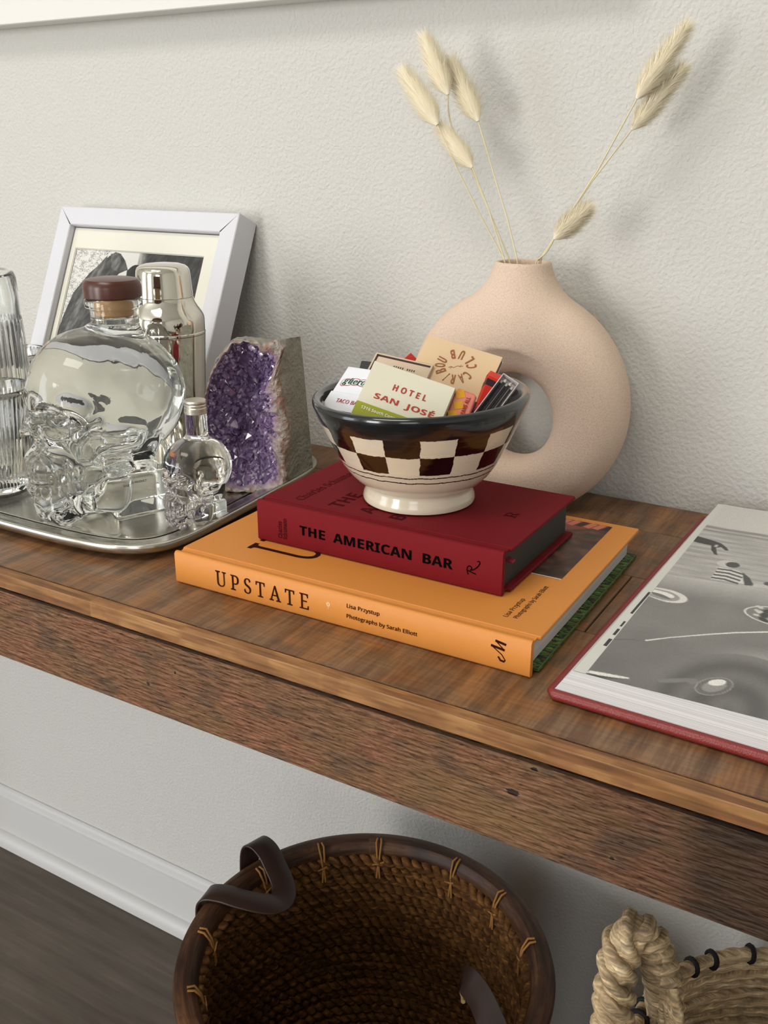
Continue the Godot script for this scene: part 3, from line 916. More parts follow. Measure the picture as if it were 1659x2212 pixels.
func skulls() -> void:
	wavy.seed = 6
	wavy.frequency = 55.0
	wavy.fractal_octaves = 2
	var g := glass(Color(0.98, 0.99, 0.982), 0.037)
	var face := Basis(Vector3(0.908, 0, 0.416), Vector3.UP, Vector3(-0.416, 0, 0.908))
	var t := thing("skull_bottle", "large clear glass skull bottle with a brown stopper on the silver tray", "bottle", Vector3(-0.576, T + 0.0028, 0.2526))
	t.basis = face
	part("glass_body", nets(skull, Vector3(-0.056, -0.003, -0.070), Vector3(0.056, 0.178, 0.080), 0.00135), g, t)
	var lq := nets(liquid, Vector3(-0.050, 0.004, -0.064), Vector3(0.050, 0.152, 0.060), 0.0022)
	for i in range(0, lq.ix.size(), 3):        # glass to liquid: seen from the glass this is the thinner medium
		var a := lq.ix[i]
		lq.ix[i] = lq.ix[i + 1]
		lq.ix[i + 1] = a
	for i in lq.n.size(): lq.n[i] = -lq.n[i]
	part("liquid", lq, glass(Color(1, 1, 1), 0.006), t)
	var cork := mat(Color(0.78, 0.60, 0.40), 0.8)
	var st := part("stopper", lathe(MB.new(), PackedVector2Array([Vector2(0, 0.1725), Vector2(0.0212, 0.1725), Vector2(0.0222, 0.1735), Vector2(0.0224, 0.1805), Vector2(0.0218, 0.1845), Vector2(0.020, 0.1865), Vector2(0.015, 0.1875), Vector2(0, 0.1878)]), 64, Vector3(0, 0, -0.012)), mat(Color(0.31, 0.155, 0.105), 0.3), t)
	st.set_meta("label", "glossy brown stopper")
	part("cork", lathe(MB.new(), PackedVector2Array([Vector2(0, 0.1585), Vector2(0.0138, 0.1585), Vector2(0.0150, 0.1600), Vector2(0.0151, 0.1725), Vector2(0, 0.1725)]), 48, Vector3(0, 0, -0.012)), cork, st)
	var ink := mat(Color(0.03, 0.03, 0.035), 0.5)
	var side := Basis(Vector3(0, 0, -1), Vector3.UP, Vector3.RIGHT)
	text("printed_lettering", "DISTILLED PRODUCT", fnt("Droid Sans", 700), 0.0019, 0.022, Vector3(0.0268, 0.0275, 0.0055), side, ink, t, 0.0001)
	text("printed_lettering", "V", fnt("Droid Sans", 700), 0.006, 0.005, Vector3(0.0268, 0.0235, -0.031), side, ink, t, 0.0001)
	sk_neck = 0.200
	sk_hollow = false
	sk_z = 0.003
	var s := thing("mini_skull_bottle", "miniature clear glass skull bottle with a silver screw cap", "bottle", Vector3(-0.4985, T + 0.0028, 0.2380))
	s.basis = Basis(Vector3(0.983, 0, 0.184), Vector3.UP, Vector3(-0.184, 0, 0.983))
	var gm := nets(skull, Vector3(-0.056, -0.003, -0.070), Vector3(0.056, 0.204, 0.080), 0.0020)
	var k := 0.462
	for i in gm.v.size(): gm.v[i] *= k
	part("glass_body", gm, glass(Color(0.985, 0.985, 0.99), 0.037), s)
	var cp := PackedVector2Array([Vector2(0, 0.0882), Vector2(0.0085, 0.0882), Vector2(0.0089, 0.0886), Vector2(0.0089, 0.0896), Vector2(0.0085, 0.0899), Vector2(0.0089, 0.0903), Vector2(0.0089, 0.0928), Vector2(0.0084, 0.0934), Vector2(0.0084, 0.0938), Vector2(0.0088, 0.0943), Vector2(0.0088, 0.0953), Vector2(0.0084, 0.0958), Vector2(0.0087, 0.0964), Vector2(0.0087, 0.0982), Vector2(0.0083, 0.0988), Vector2(0, 0.0990)])
	part("screw_cap", lathe(MB.new(), cp, 48, Vector3(0, 0, -0.003 * k)), mat(Color(0.84, 0.82, 0.78), 0.32, 0.9), s).set_meta("label", "silver screw cap with grooves")

# ------------------------------------------------------------------ cocktail shaker
func shaker() -> void:
	var m := mat(Color(0.88, 0.86, 0.82), 0.06, 1.0)
	var t := thing("cocktail_shaker", "polished steel cocktail shaker standing behind the big skull bottle", "cocktail shaker", Vector3(-0.6022, T + 0.0028, 0.1512))
	part("cup", lathe(MB.new(), PackedVector2Array([Vector2(0, 0.0), Vector2(0.024, 0.0), Vector2(0.0262, 0.0015), Vector2(0.0268, 0.005), Vector2(0.0292, 0.05), Vector2(0.0332, 0.1225), Vector2(0.0336, 0.128), Vector2(0.0336, 0.1285), Vector2(0, 0.1285)]), 96), m, t)
	part("strainer_shoulder", lathe(MB.new(), PackedVector2Array([Vector2(0, 0.1286), Vector2(0.0331, 0.1286), Vector2(0.0338, 0.1292), Vector2(0.0338, 0.1306), Vector2(0.0333, 0.1313), Vector2(0.0335, 0.1325), Vector2(0.0335, 0.1415), Vector2(0.0330, 0.1445), Vector2(0.0312, 0.1480), Vector2(0.0282, 0.1525), Vector2(0.0262, 0.1560), Vector2(0.0252, 0.1590), Vector2(0.0249, 0.1605), Vector2(0, 0.1605)]), 96), m, t)
	part("lid", lathe(MB.new(), PackedVector2Array([Vector2(0, 0.1606), Vector2(0.0243, 0.1606), Vector2(0.0247, 0.1612), Vector2(0.0244, 0.1650), Vector2(0.0234, 0.1800), Vector2(0.0230, 0.1830), Vector2(0.0218, 0.1855), Vector2(0.0195, 0.1872), Vector2(0.015, 0.1885), Vector2(0.008, 0.1892), Vector2(0, 0.1894)]), 96), m, t)

# ------------------------------------------------------------------ amethyst
func amethyst() -> void:
	var t := thing("amethyst_geode", "upright cut amethyst geode with purple crystals in a pale rusty crust", "geode", Vector3(-0.4858, T + 0.0028, 0.1517))
	t.basis = Basis(Vector3(0.861, 0, -0.509), Vector3.UP, Vector3(0.509, 0, 0.861))
	var ol := PackedVector2Array([Vector2(0.0065, 0.0), Vector2(0.0095, 0.014), Vector2(0.0075, 0.03), Vector2(0.0120, 0.045), Vector2(0.0125, 0.060), Vector2(0.0085, 0.075), Vector2(0.0080, 0.09), Vector2(0.0045, 0.104), Vector2(0.0070, 0.117), Vector2(0.0105, 0.1285), Vector2(0.0045, 0.1335), Vector2(-0.006, 0.1300), Vector2(-0.014, 0.133), Vector2(-0.024, 0.1335), Vector2(-0.034, 0.1315), Vector2(-0.043, 0.120), Vector2(-0.049, 0.111), Vector2(-0.0535, 0.103), Vector2(-0.058, 0.088), Vector2(-0.0605, 0.072), Vector2(-0.0595, 0.052), Vector2(-0.055, 0.032), Vector2(-0.050, 0.014), Vector2(-0.045, 0.0), Vector2(-0.028, 0.0), Vector2(-0.010, 0.0)])
	var cv := Curve2D.new()
	for q in ol: cv.add_point(q)
	cv.add_point(ol[0])
	var N := 150
	var len_ := cv.get_baked_length()
	var nz := noise(3, 60.0, 4)
	var nz2 := noise(9, 140.0, 3)
	var cen := Vector2(-0.025, 0.068)
	var out: Array[Vector2] = []
	var inn: Array[Vector2] = []
	for s in N:
		var q := cv.sample_baked(len_ * s / N)
		var d := (q - cen)
		var side := clampf(d.normalized().x * 0.5 + 0.5, 0.0, 1.0)     # the crust is wide on the right
		var an := d.angle()
		var wd := 0.0022 + 0.0115 * smoothstep(0.55, 0.9, side) + 0.009 * exp(-pow((an - 1.0) / 0.35, 2)) + 0.010 * exp(-pow((an + 0.95) / 0.45, 2)) + 0.004 * exp(-pow((an + 1.9) / 0.5, 2)) + 0.006 * (0.3 + side) * nz.get_noise_2d(q.x * 1.3, q.y * 1.3)
		q += d.normalized() * 0.0016 * nz.get_noise_2d(q.x * 3.0 + 5.0, q.y * 3.0)
		q.y = maxf(q.y, 0.0)
		out.append(q)
		inn.append(q - d.normalized() * maxf(wd, 0.0012))
	# hollow: rings from the middle out to the crust
	var R := 12
	var bed := MB.new()
	var bedpos := func(r: float, s: int) -> Vector3:
		var q := cen.lerp(inn[s % N], r)
		var z := -0.029 * (1.0 - r * r) + 0.0025 * nz2.get_noise_2d(q.x, q.y) - 0.002
		return Vector3(q.x, q.y, z)
	var grid := func(mb: MB, rows: Array, colour: Callable) -> void:
		var base := mb.v.size()
		for k in rows.size():
			for s in N + 1:
				var du: Vector3 = rows[k][(s + 1) % N] - rows[k][(s + N - 1) % N]
				var dv: Vector3 = rows[mini(k + 1, rows.size() - 1)][s % N] - rows[maxi(k - 1, 0)][s % N]
				var q: Vector3 = rows[k][s % N]
				mb.p(q, du.cross(dv).normalized() * -1.0, Vector2(q.x, q.y), colour.call(q, k))
		for k in rows.size() - 1:
			for s in N:
				var a := base + k * (N + 1) + s
				var nn := mb.n[a] + mb.n[a + 1] + mb.n[a + N + 1]
				mb.tri_to(a, a + 1, a + N + 2, nn); mb.tri_to(a, a + N + 2, a + N + 1, nn)
	var rows := []
	for k in R + 1:
		var row := []
		for s in N: row.append(bedpos.call(maxf(0.02, float(k) / R), s))
		rows.append(row)
	grid.call(bed, rows, func(_q: Vector3, _k: int) -> Color: return Color.WHITE)
	var pm := mat(Color(0.37, 0.29, 0.43), 0.25)
	part("crystal_bed", bed, pm, t)
	# crust: over the rim, then the sides back to the flat cut, then the back
	rows = []
	for k in 9:
		var row := []
		for s in N:
			var f := k / 8.0
			var q := inn[s].lerp(out[s], f)
			var z := -0.002 + 0.0055 * sin(f * PI * 0.8) + 0.0020 * nz2.get_noise_2d(q.x * 1.1, q.y * 1.1) * (0.4 + f)
			if k == 0: z = (bedpos.call(1.0, s) as Vector3).z
			row.append(Vector3(q.x, maxf(q.y, 0.0), z))
		rows.append(row)
	var backrow := func(depth: float, w: float) -> Array:
		var row := []
		for s in N:
			var q := out[s]
			var right := clampf((q.x + 0.012) / 0.014, 0.0, 1.0)
			var e := clampf((0.050 - q.y) / 0.03, 0.0, 1.0)
			var x := q.x + right * (0.0195 - 0.06 * maxf(0.0, q.y - 0.02) * 0.9) * w - (1.0 - right) * 0.004 * w
			if right > 0.8: x = lerpf(x, 0.008 + (0.021 - 0.075 * q.y * 0.9) * w, minf(1.0, w * 3.0))
			var y := q.y - 0.004 * w * clampf((q.y - 0.11) / 0.02, 0.0, 1.0)
			row.append(Vector3(x, maxf(y, 0.0), depth + 0.0006 * nz2.get_noise_2d(q.x * 2.0, q.y * 2.0 + depth) - 0.0 * e))
		return row
	for k in 7: rows.append(backrow.call(-0.004 - 0.006 * k, float(k) / 6.0))
	var crust := MB.new()
	var shade := func(q: Vector3, k: int) -> Color:
		var a := nz.get_noise_3d(q.x * 2.2, q.y * 2.2, q.z * 2.2)
		var b := nz2.get_noise_3d(q.x * 1.4, q.y * 1.4, q.z * 1.4 + 3.0)
		var white := Color(0.47, 0.405, 0.365)
		var c := white.lerp(Color(0.27, 0.125, 0.08), clampf((a + 0.05) * 3.5, 0.0, 0.85))
		c = c.lerp(Color(0.22, 0.21, 0.17), clampf((b - 0.12) * 4.0, 0.0, 0.8))
		if k < 4: c = c.lerp(Color(0.34, 0.23, 0.40), 0.85 - k * 0.22)
		if k >= 9:
			var g := Color(0.235, 0.235, 0.19).lerp(Color(0.33, 0.325, 0.28), 0.5 + a)
			g = g.lerp(Color(0.13, 0.16, 0.12), clampf((b - 0.1) * 3.0, 0.0, 0.7) * clampf(1.4 - q.y * 16.0, 0.0, 1.0))
			c = c.lerp(g, clampf((k - 8) / 2.0, 0.0, 1.0))
		return c
	grid.call(crust, rows, shade)
	var last: Array = rows[rows.size() - 1]
	var cb := crust.p(Vector3(-0.02, 0.06, -0.041), Vector3.FORWARD, Vector2.ZERO, Color(0.24, 0.24, 0.2))
	for s in N:
		var a := crust.p(last[s], Vector3.FORWARD, Vector2.ZERO, Color(0.24, 0.24, 0.2))
		var b := crust.p(last[(s + 1) % N], Vector3.FORWARD, Vector2.ZERO, Color(0.24, 0.24, 0.2))
		crust.tri_to(cb, a, b, Vector3.FORWARD)
	var cm := mat(Color.WHITE, 0.6)
	cm.vertex_color_use_as_albedo = true
	bump(cm, height_tex(121, 512, 512, 0.03), 0.12)
	tri_map(cm, Vector3(14, 14, 14))
	part("rock_crust", crust, cm, t)
	# crystals
	var shapes := []
	for k in 3:
		var mb := MB.new()
		var rr := [1.0, 0.9, 1.05]
		var tip := Vector3(0.12 * (k - 1), 1.15 + 0.15 * k, 0.08 * k)
		for s in 6:
			var a0 := TAU * s / 6.0
			var a1 := TAU * (s + 1) / 6.0
			var r0: float = rr[(s + k) % 3]
			var r1: float = rr[(s + 1 + k) % 3]
			var p0 := Vector3(cos(a0) * r0, 0.3, sin(a0) * r0)
			var p1 := Vector3(cos(a1) * r1, 0.3, sin(a1) * r1)
			var d := Vector3(cos((a0 + a1) / 2), 0.3, sin((a0 + a1) / 2))
			mb.flat(p0 - Vector3.UP * 1.3, p1 - Vector3.UP * 1.3, p1, p0, d)
			mb.flat(p0, p1, tip, tip, d + Vector3.UP)
		shapes.append(mb.done())
	var cols := [Color(0.50, 0.405, 0.57), Color(0.40, 0.30, 0.49), Color(0.60, 0.52, 0.66), Color(0.70, 0.63, 0.73), Color(0.34, 0.235, 0.42)]
	var mats := []
	for c in cols:
		var m := mat(c, 0.12, 0.0, 0.7)
		m.clearcoat_enabled = true
		m.clearcoat = 0.6
		m.clearcoat_roughness = 0.03
		mats.append(m)
	var fine := MB.new()
	for i in 1700:
		var r := sqrt(rng.randf())
		if i < 40: r = 0.3 + 0.3 * rng.randf()
		var s := rng.randi() % N
		var q: Vector3 = bedpos.call(r * 1.03, s)
		var to := (Vector3(cen.x, cen.y, 0.03) - q).normalized()
		var dir := (to * 0.6 + Vector3(rng.randf_range(-1, 1), rng.randf_range(-1, 1), rng.randf_range(0.0, 0.8)) * 0.75).normalized()
		var size := rng.randf_range(0.0015, 0.0033) * (0.75 if r > 0.8 else 1.0)
		if i < 40: size *= 1.6
		var x := dir.cross(Vector3(0.3, 0.9, 0.2)).normalized()
		var b := Basis(x, dir, x.cross(dir)).scaled_local(Vector3(size, size * rng.randf_range(0.9, 1.35), size))
		if i < 290:
			var o := part("crystal", shapes[i % 3], mats[(0 if rng.randf() < 0.4 else rng.randi() % 5)] if r < 0.85 else mats[2 + rng.randi() % 2], t)
			o.transform = Transform3D(b, q)
		else:
			var xf := Transform3D(b, q)
			for k in 6:
				var a0 := TAU * k / 6.0
				var a1 := TAU * (k + 1) / 6.0
				var p0 := xf * Vector3(cos(a0), -0.6, sin(a0))
				var p1 := xf * Vector3(cos(a1), -0.6, sin(a1))
				var tp := xf * Vector3(0, 1.1, 0)
				fine.flat(p0, p1, tp, tp, (p0 + p1) * 0.5 - q)
	var fo := part("small_crystals", fine, mats[0], t)
	fo.set_meta("kind", "stuff")

# ------------------------------------------------------------------ the two stacked books
func page_tex() -> ImageTexture:
	var im := Image.create(64, 256, false, Image.FORMAT_RGB8)
	var r := RandomNumberGenerator.new()
	r.seed = 4
	for y in 256:
		var k := 0.80 + r.randf_range(-0.09, 0.07)
		im.fill_rect(Rect2i(0, y, 64, 1), Color(k, k * 0.995, k * 0.985))
	return ImageTexture.create_from_image(im)

# a closed hardback lying flat with its spine towards the room; the node stands at its front left bottom corner
func hardback(t: Node3D, L: float, H: float, D: float, b: float, cloth: Material, pages: Material, back: Material, inset: float) -> void:
	# spine with softly rounded edges
	var so := PackedVector2Array([Vector2(-0.0032, 0.0), Vector2(-0.0012, 0.0002), Vector2(0, 0.0016), Vector2(0.0, H - 0.0016), Vector2(-0.0010, H - 0.0003), Vector2(-0.0026, H), Vector2(-0.0042, H - 0.0006), Vector2(-0.0042, 0.0002)])
	var turn := Transform3D(Basis(Vector3(0, 0, 1), Vector3.UP, Vector3(-1, 0, 0)), Vector3.ZERO)
	part("spine", extrude(MB.new(), so, -0.0004, -L + 0.0004, turn, 0.9), cloth, t)
	# hinge: the cloth dips into a groove before the board
	for k in 2:
		var y := H if k == 0 else 0.0
		var s := 1.0 if k == 0 else -1.0
		var ho := PackedVector2Array([Vector2(-0.0035, y - s * 0.0004), Vector2(-0.0055, y - s * 0.0016), Vector2(-0.0072, y - s * 0.0020), Vector2(-0.0088, y - s * 0.0014), Vector2(-0.0098, y - s * 0.0006), Vector2(-0.0098, y - s * 0.003), Vector2(-0.0035, y - s * 0.003)])
		part("hinge", extrude(MB.new(), ho, -0.0006, -L + 0.0006, turn, 0.9), cloth if k == 0 else back, t)
		var bd := box(MB.new(), Vector3(L + 0.002, b, D - 0.0092), Vector3(L / 2 + 0.001, y - s * b / 2, -0.0092 - (D - 0.0092) / 2), 0.0009)
		part("front_cover" if k == 0 else "back_cover", bd, cloth if k == 0 else back, t)
	var pg := box(MB.new(), Vector3(L - inset * 2, H - 2 * b - 0.0004, D - inset - 0.006), Vector3(L / 2, H / 2, -0.005 - (D - inset - 0.006) / 2), 0.0004)
	part("page_block", pg, pages, t)

func books() -> void:
	var front := Basis.IDENTITY
	var away := Basis(Vector3(0, 0, -1), Vector3(-1, 0, 0), Vector3(0, 1, 0))
	# the orange book
	var o := thing("book", "large orange hardback with dark lettering, under the dark red book", "book", Vector3(-0.4362, T + 0.0003, 0.3374))
	o.rotation.y = deg_to_rad(0.68)
	var weave := height_tex(131, 512, 512, 0.35, 1, 1, 2)
	var oc := mat(Color(0.835, 0.545, 0.255), 0.48, 0.0, 0.4)
	tri_map(bump(oc, weave, 0.008), Vector3(12, 12, 12))
	var leaf := mat(Color.WHITE, 0.5)
	var im := Image.create(256, 256, false, Image.FORMAT_RGB8)
	im.fill(Color(0.10, 0.14, 0.07))
	var r := RandomNumberGenerator.new()
	r.seed = 12
	for k in 420:
		var q := Vector2(r.randf() * 256.0, r.randf() * 256.0)
		var c := Color(0.24, 0.42, 0.13).lerp(Color(0.68, 0.76, 0.38), r.randf() * r.randf())
		if r.randf() < 0.25: c = Color(0.06, 0.07, 0.06)
		elif r.randf() < 0.12: c = Color(0.45, 0.33, 0.18)
		fill(im, oval(q, Vector2(r.randf_range(9, 22), r.randf_range(3, 7)), r.randf_range(-0.5, 0.5), 8), c)
	leaf.albedo_texture = ImageTexture.create_from_image(im)
	leaf.uv1_scale = Vector3(22, 22, 1)
	var pm := mat(Color.WHITE, 0.8)
	pm.albedo_texture = page_tex()
	pm.uv1_scale = Vector3(1, 28, 1)
	hardback(o, 0.2634, 0.0234, 0.2055, 0.003, oc, pm, leaf, 0.0042)
	var ink := mat(Color(0.20, 0.075, 0.035), 0.8, 0.0, 0.2)
	var serif := fnt("Droid Serif")
	var sans := fnt("Droid Sans")
	text("title_lettering", "U P S T A T E", serif, 0.0112, 0.0755, Vector3(0.0362, 0.0061, 0.0001), front, ink, o)
	text("small_lettering", "Lisa Przystup", sans, 0.0036, 0.0235, Vector3(0.1406, 0.0142, 0.0001), front, ink, o)
	text("small_lettering", "Photographs by Sarah Elliott", sans, 0.0036, 0.050, Vector3(0.1404, 0.0072, 0.0001), front, ink, o)
	var fl := MB.new()
	for k in 5: box(fl, Vector3(0.0011, 0.0014, 0.0002), Vector3(0.1268 + 0.001 * cos(TAU * k / 5.0 + 0.3), 0.0138 + 0.001 * sin(TAU * k / 5.0 + 0.3), 0.0001), 0.00005, Basis(Vector3.BACK, TAU * k / 5.0))
	box(fl, Vector3(0.0005, 0.0026, 0.0002), Vector3(0.1268, 0.0118, 0.0001), 0.00005)
	part("flower_emblem", fl, mat(Color(0.9, 0.75, 0.55), 0.6), o)
	# the publisher's slanted M: thick and thin strokes
	var em := MB.new()
	var ml := [[0.24338, 0.00895, 0.0006], [0.24478, 0.00697, 0.0011], [0.24705, 0.00667, 0.0013], [0.24767, 0.00771, 0.0008], [0.24547, 0.01077, 0.0006], [0.23872, 0.01521, 0.0006], [0.24688, 0.01402, 0.0015], [0.24133, 0.01878, 0.0006], [0.24767, 0.01769, 0.0015]]
	for k in ml.size() - 1:
		var a := Vector3(ml[k][0], ml[k][1], 0.0001)
		var b := Vector3(ml[k + 1][0], ml[k + 1][1], 0.0001)
		box(em, Vector3((b - a).length() + 0.0004, ml[k + 1][2], 0.0002), (a + b) / 2, 0.00005, Basis(Vector3.BACK, atan2(b.y - a.y, b.x - a.x)))
	part("publisher_emblem", em, ink, o)
	text("title_lettering", "UPSTATE", serif, 0.052, 0.150, Vector3(0.0915, 0.02345, -0.0305), away, ink, o, 0.0001)
	text("small_lettering", "Lisa Przystup", sans, 0.0042, 0.028, Vector3(0.2398, 0.02345, -0.0225), away, ink, o, 0.0001)
	text("small_lettering", "Photographs by Sarah Elliott", sans, 0.0042, 0.0515, Vector3(0.2458, 0.02345, -0.0235), away, ink, o, 0.0001)
	# photograph on the cover: a shingled roof edge over a rocky slope
	var ph := Image.create(512, 320, false, Image.FORMAT_RGB8)
	var nz := noise(21, 0.014, 4)
	for y in 320:
		for x in 512:
			var v := nz.get_noise_2d(x, y * 1.6) * 0.5 + 0.5
			var c := Color(0.14, 0.10, 0.095).lerp(Color(0.47, 0.31, 0.27), clampf(v * 1.5 - 0.25, 0.0, 1.0))
			c = c.lerp(Color(0.20, 0.22, 0.16), clampf((nz.get_noise_2d(x * 2 + 300, y * 2)) * 1.6, 0.0, 0.6))
			ph.set_pixel(x, y, c)
	fill(ph, PackedVector2Array([Vector2(0, 0), Vector2(512, 0), Vector2(512, 10), Vector2(430, 60), Vector2(300, 110), Vector2(140, 150), Vector2(0, 160)]), Color(0.55, 0.27, 0.2))
	for k in 26:
		for q in 4:
			var x := k * 21.0 - q * 30.0
			fill(ph, PackedVector2Array([Vector2(x, q * 38), Vector2(x + 16, q * 38 + 4), Vector2(x + 4, q * 38 + 34), Vector2(x - 12, q * 38 + 30)]) if q * 38 + 34 < 150 - x * 0.22 else PackedVector2Array([Vector2(0, 0), Vector2(1, 0), Vector2(0, 1)]), Color(0.80, 0.46, 0.36) if (k + q) % 3 != 0 else Color(0.16, 0.12, 0.13))
	ph.fill_rect(Rect2i(0, 316, 512, 4), Color(0.9, 0.85, 0.78))
	var phm := mat(Color.WHITE, 0.35)
	phm.albedo_texture = ImageTexture.create_from_image(ph)
	var pq := MB.new()
	# the picture's own top is towards the far side of the cover
	pq.flat(Vector3(0.09, 0.0236, -0.0890), Vector3(0.2475, 0.0236, -0.0890), Vector3(0.2475, 0.0236, -0.198), Vector3(0.09, 0.0236, -0.198), Vector3.UP)
	part("cover_photo", pq, phm, o)
	# the dark red book on top
	var d := thing("book", "thick dark red cloth hardback with black page edges on top of the orange book", "book", Vector3(-0.3995, T + 0.0239, 0.2905))
	d.rotation.y = deg_to_rad(0.27)
	var rc := mat(Color(0.45, 0.085, 0.115), 0.7, 0.0, 0.25)
	tri_map(bump(rc, weave, 0.02), Vector3(14, 14, 14))
	hardback(d, 0.1879, 0.0301, 0.1218, 0.0028, rc, mat(Color(0.135, 0.15, 0.145), 0.6), rc, 0.0028)
	var black := mat(Color(0.022, 0.015, 0.018), 0.85, 0.0, 0.15)
	text("title_lettering", "THE  AMERICAN  BAR", fnt("Droid Sans", 700), 0.0068, 0.1172, Vector3(0.0366, 0.0112, 0.0001), front, black, d)
	var deb := mat(Color(0.27, 0.06, 0.08), 0.85, 0.0, 0.15)
	var rot := Basis(Vector3.UP, Vector3.LEFT, Vector3.BACK)
	text("author_lettering", "Charles", serif, 0.0034, 0.0125, Vector3(0.0214, 0.0052, 0.0001), rot, deb, d)
	text("author_lettering", "Schumann", serif, 0.0034, 0.0155, Vector3(0.0256, 0.0050, 0.0001), rot, deb, d)
	var rm := MB.new()
	for pl in [[0.16351, 0.01330, 0.17002, 0.01161], [0.16471, 0.01023, 0.16379, 0.01310, 0.16388, 0.01498, 0.16470, 0.0160, 0.16555, 0.01641, 0.1666, 0.0159, 0.16710, 0.01502, 0.16609, 0.01352], [0.16609, 0.01352, 0.16715, 0.01386, 0.16890, 0.01480, 0.17037, 0.01618, 0.17160, 0.01770, 0.17237, 0.01925, 0.17240, 0.0202, 0.17204, 0.02085, 0.17073, 0.02045]]:
		var lp := PackedVector3Array()
		for k in range(0, pl.size(), 2): lp.append(Vector3(pl[k], pl[k + 1], 0.0001))
		tube(rm, lp, PackedFloat32Array([0.00036]), 6)
	part("publisher_emblem", rm, black, d)
	text("author_lettering", "Charles Schumann", serif, 0.0075, 0.080, Vector3(0.0290, 0.03012, -0.0150), away, deb, d, 0.00012)
	text("title_lettering", "THE", fnt("Droid Sans", 700), 0.011, 0.030, Vector3(0.060, 0.03012, -0.0160), away, deb, d, 0.00012)
	text("title_lettering", "AMERICAN", fnt("Droid Sans", 700), 0.011, 0.086, Vector3(0.084, 0.03012, -0.0160), away, deb, d, 0.00012)
	text("title_lettering", "BAR", fnt("Droid Sans", 700), 0.011, 0.030, Vector3(0.108, 0.03012, -0.0160), away, deb, d, 0.00012)
	text("publisher_emblem", "R", serif, 0.008, 0.010, Vector3(0.170, 0.03012, -0.0580), away, deb, d, 0.00012)
	var rib := MB.new()
	box(rib, Vector3(0.007, 0.0020, 0.0050), Vector3(0.1862, 0.0205, -0.0130), 0.0005, Basis(Vector3.BACK, -0.25))
	part("ribbon_marker", rib, mat(Color(0.50, 0.07, 0.17), 0.5), d)

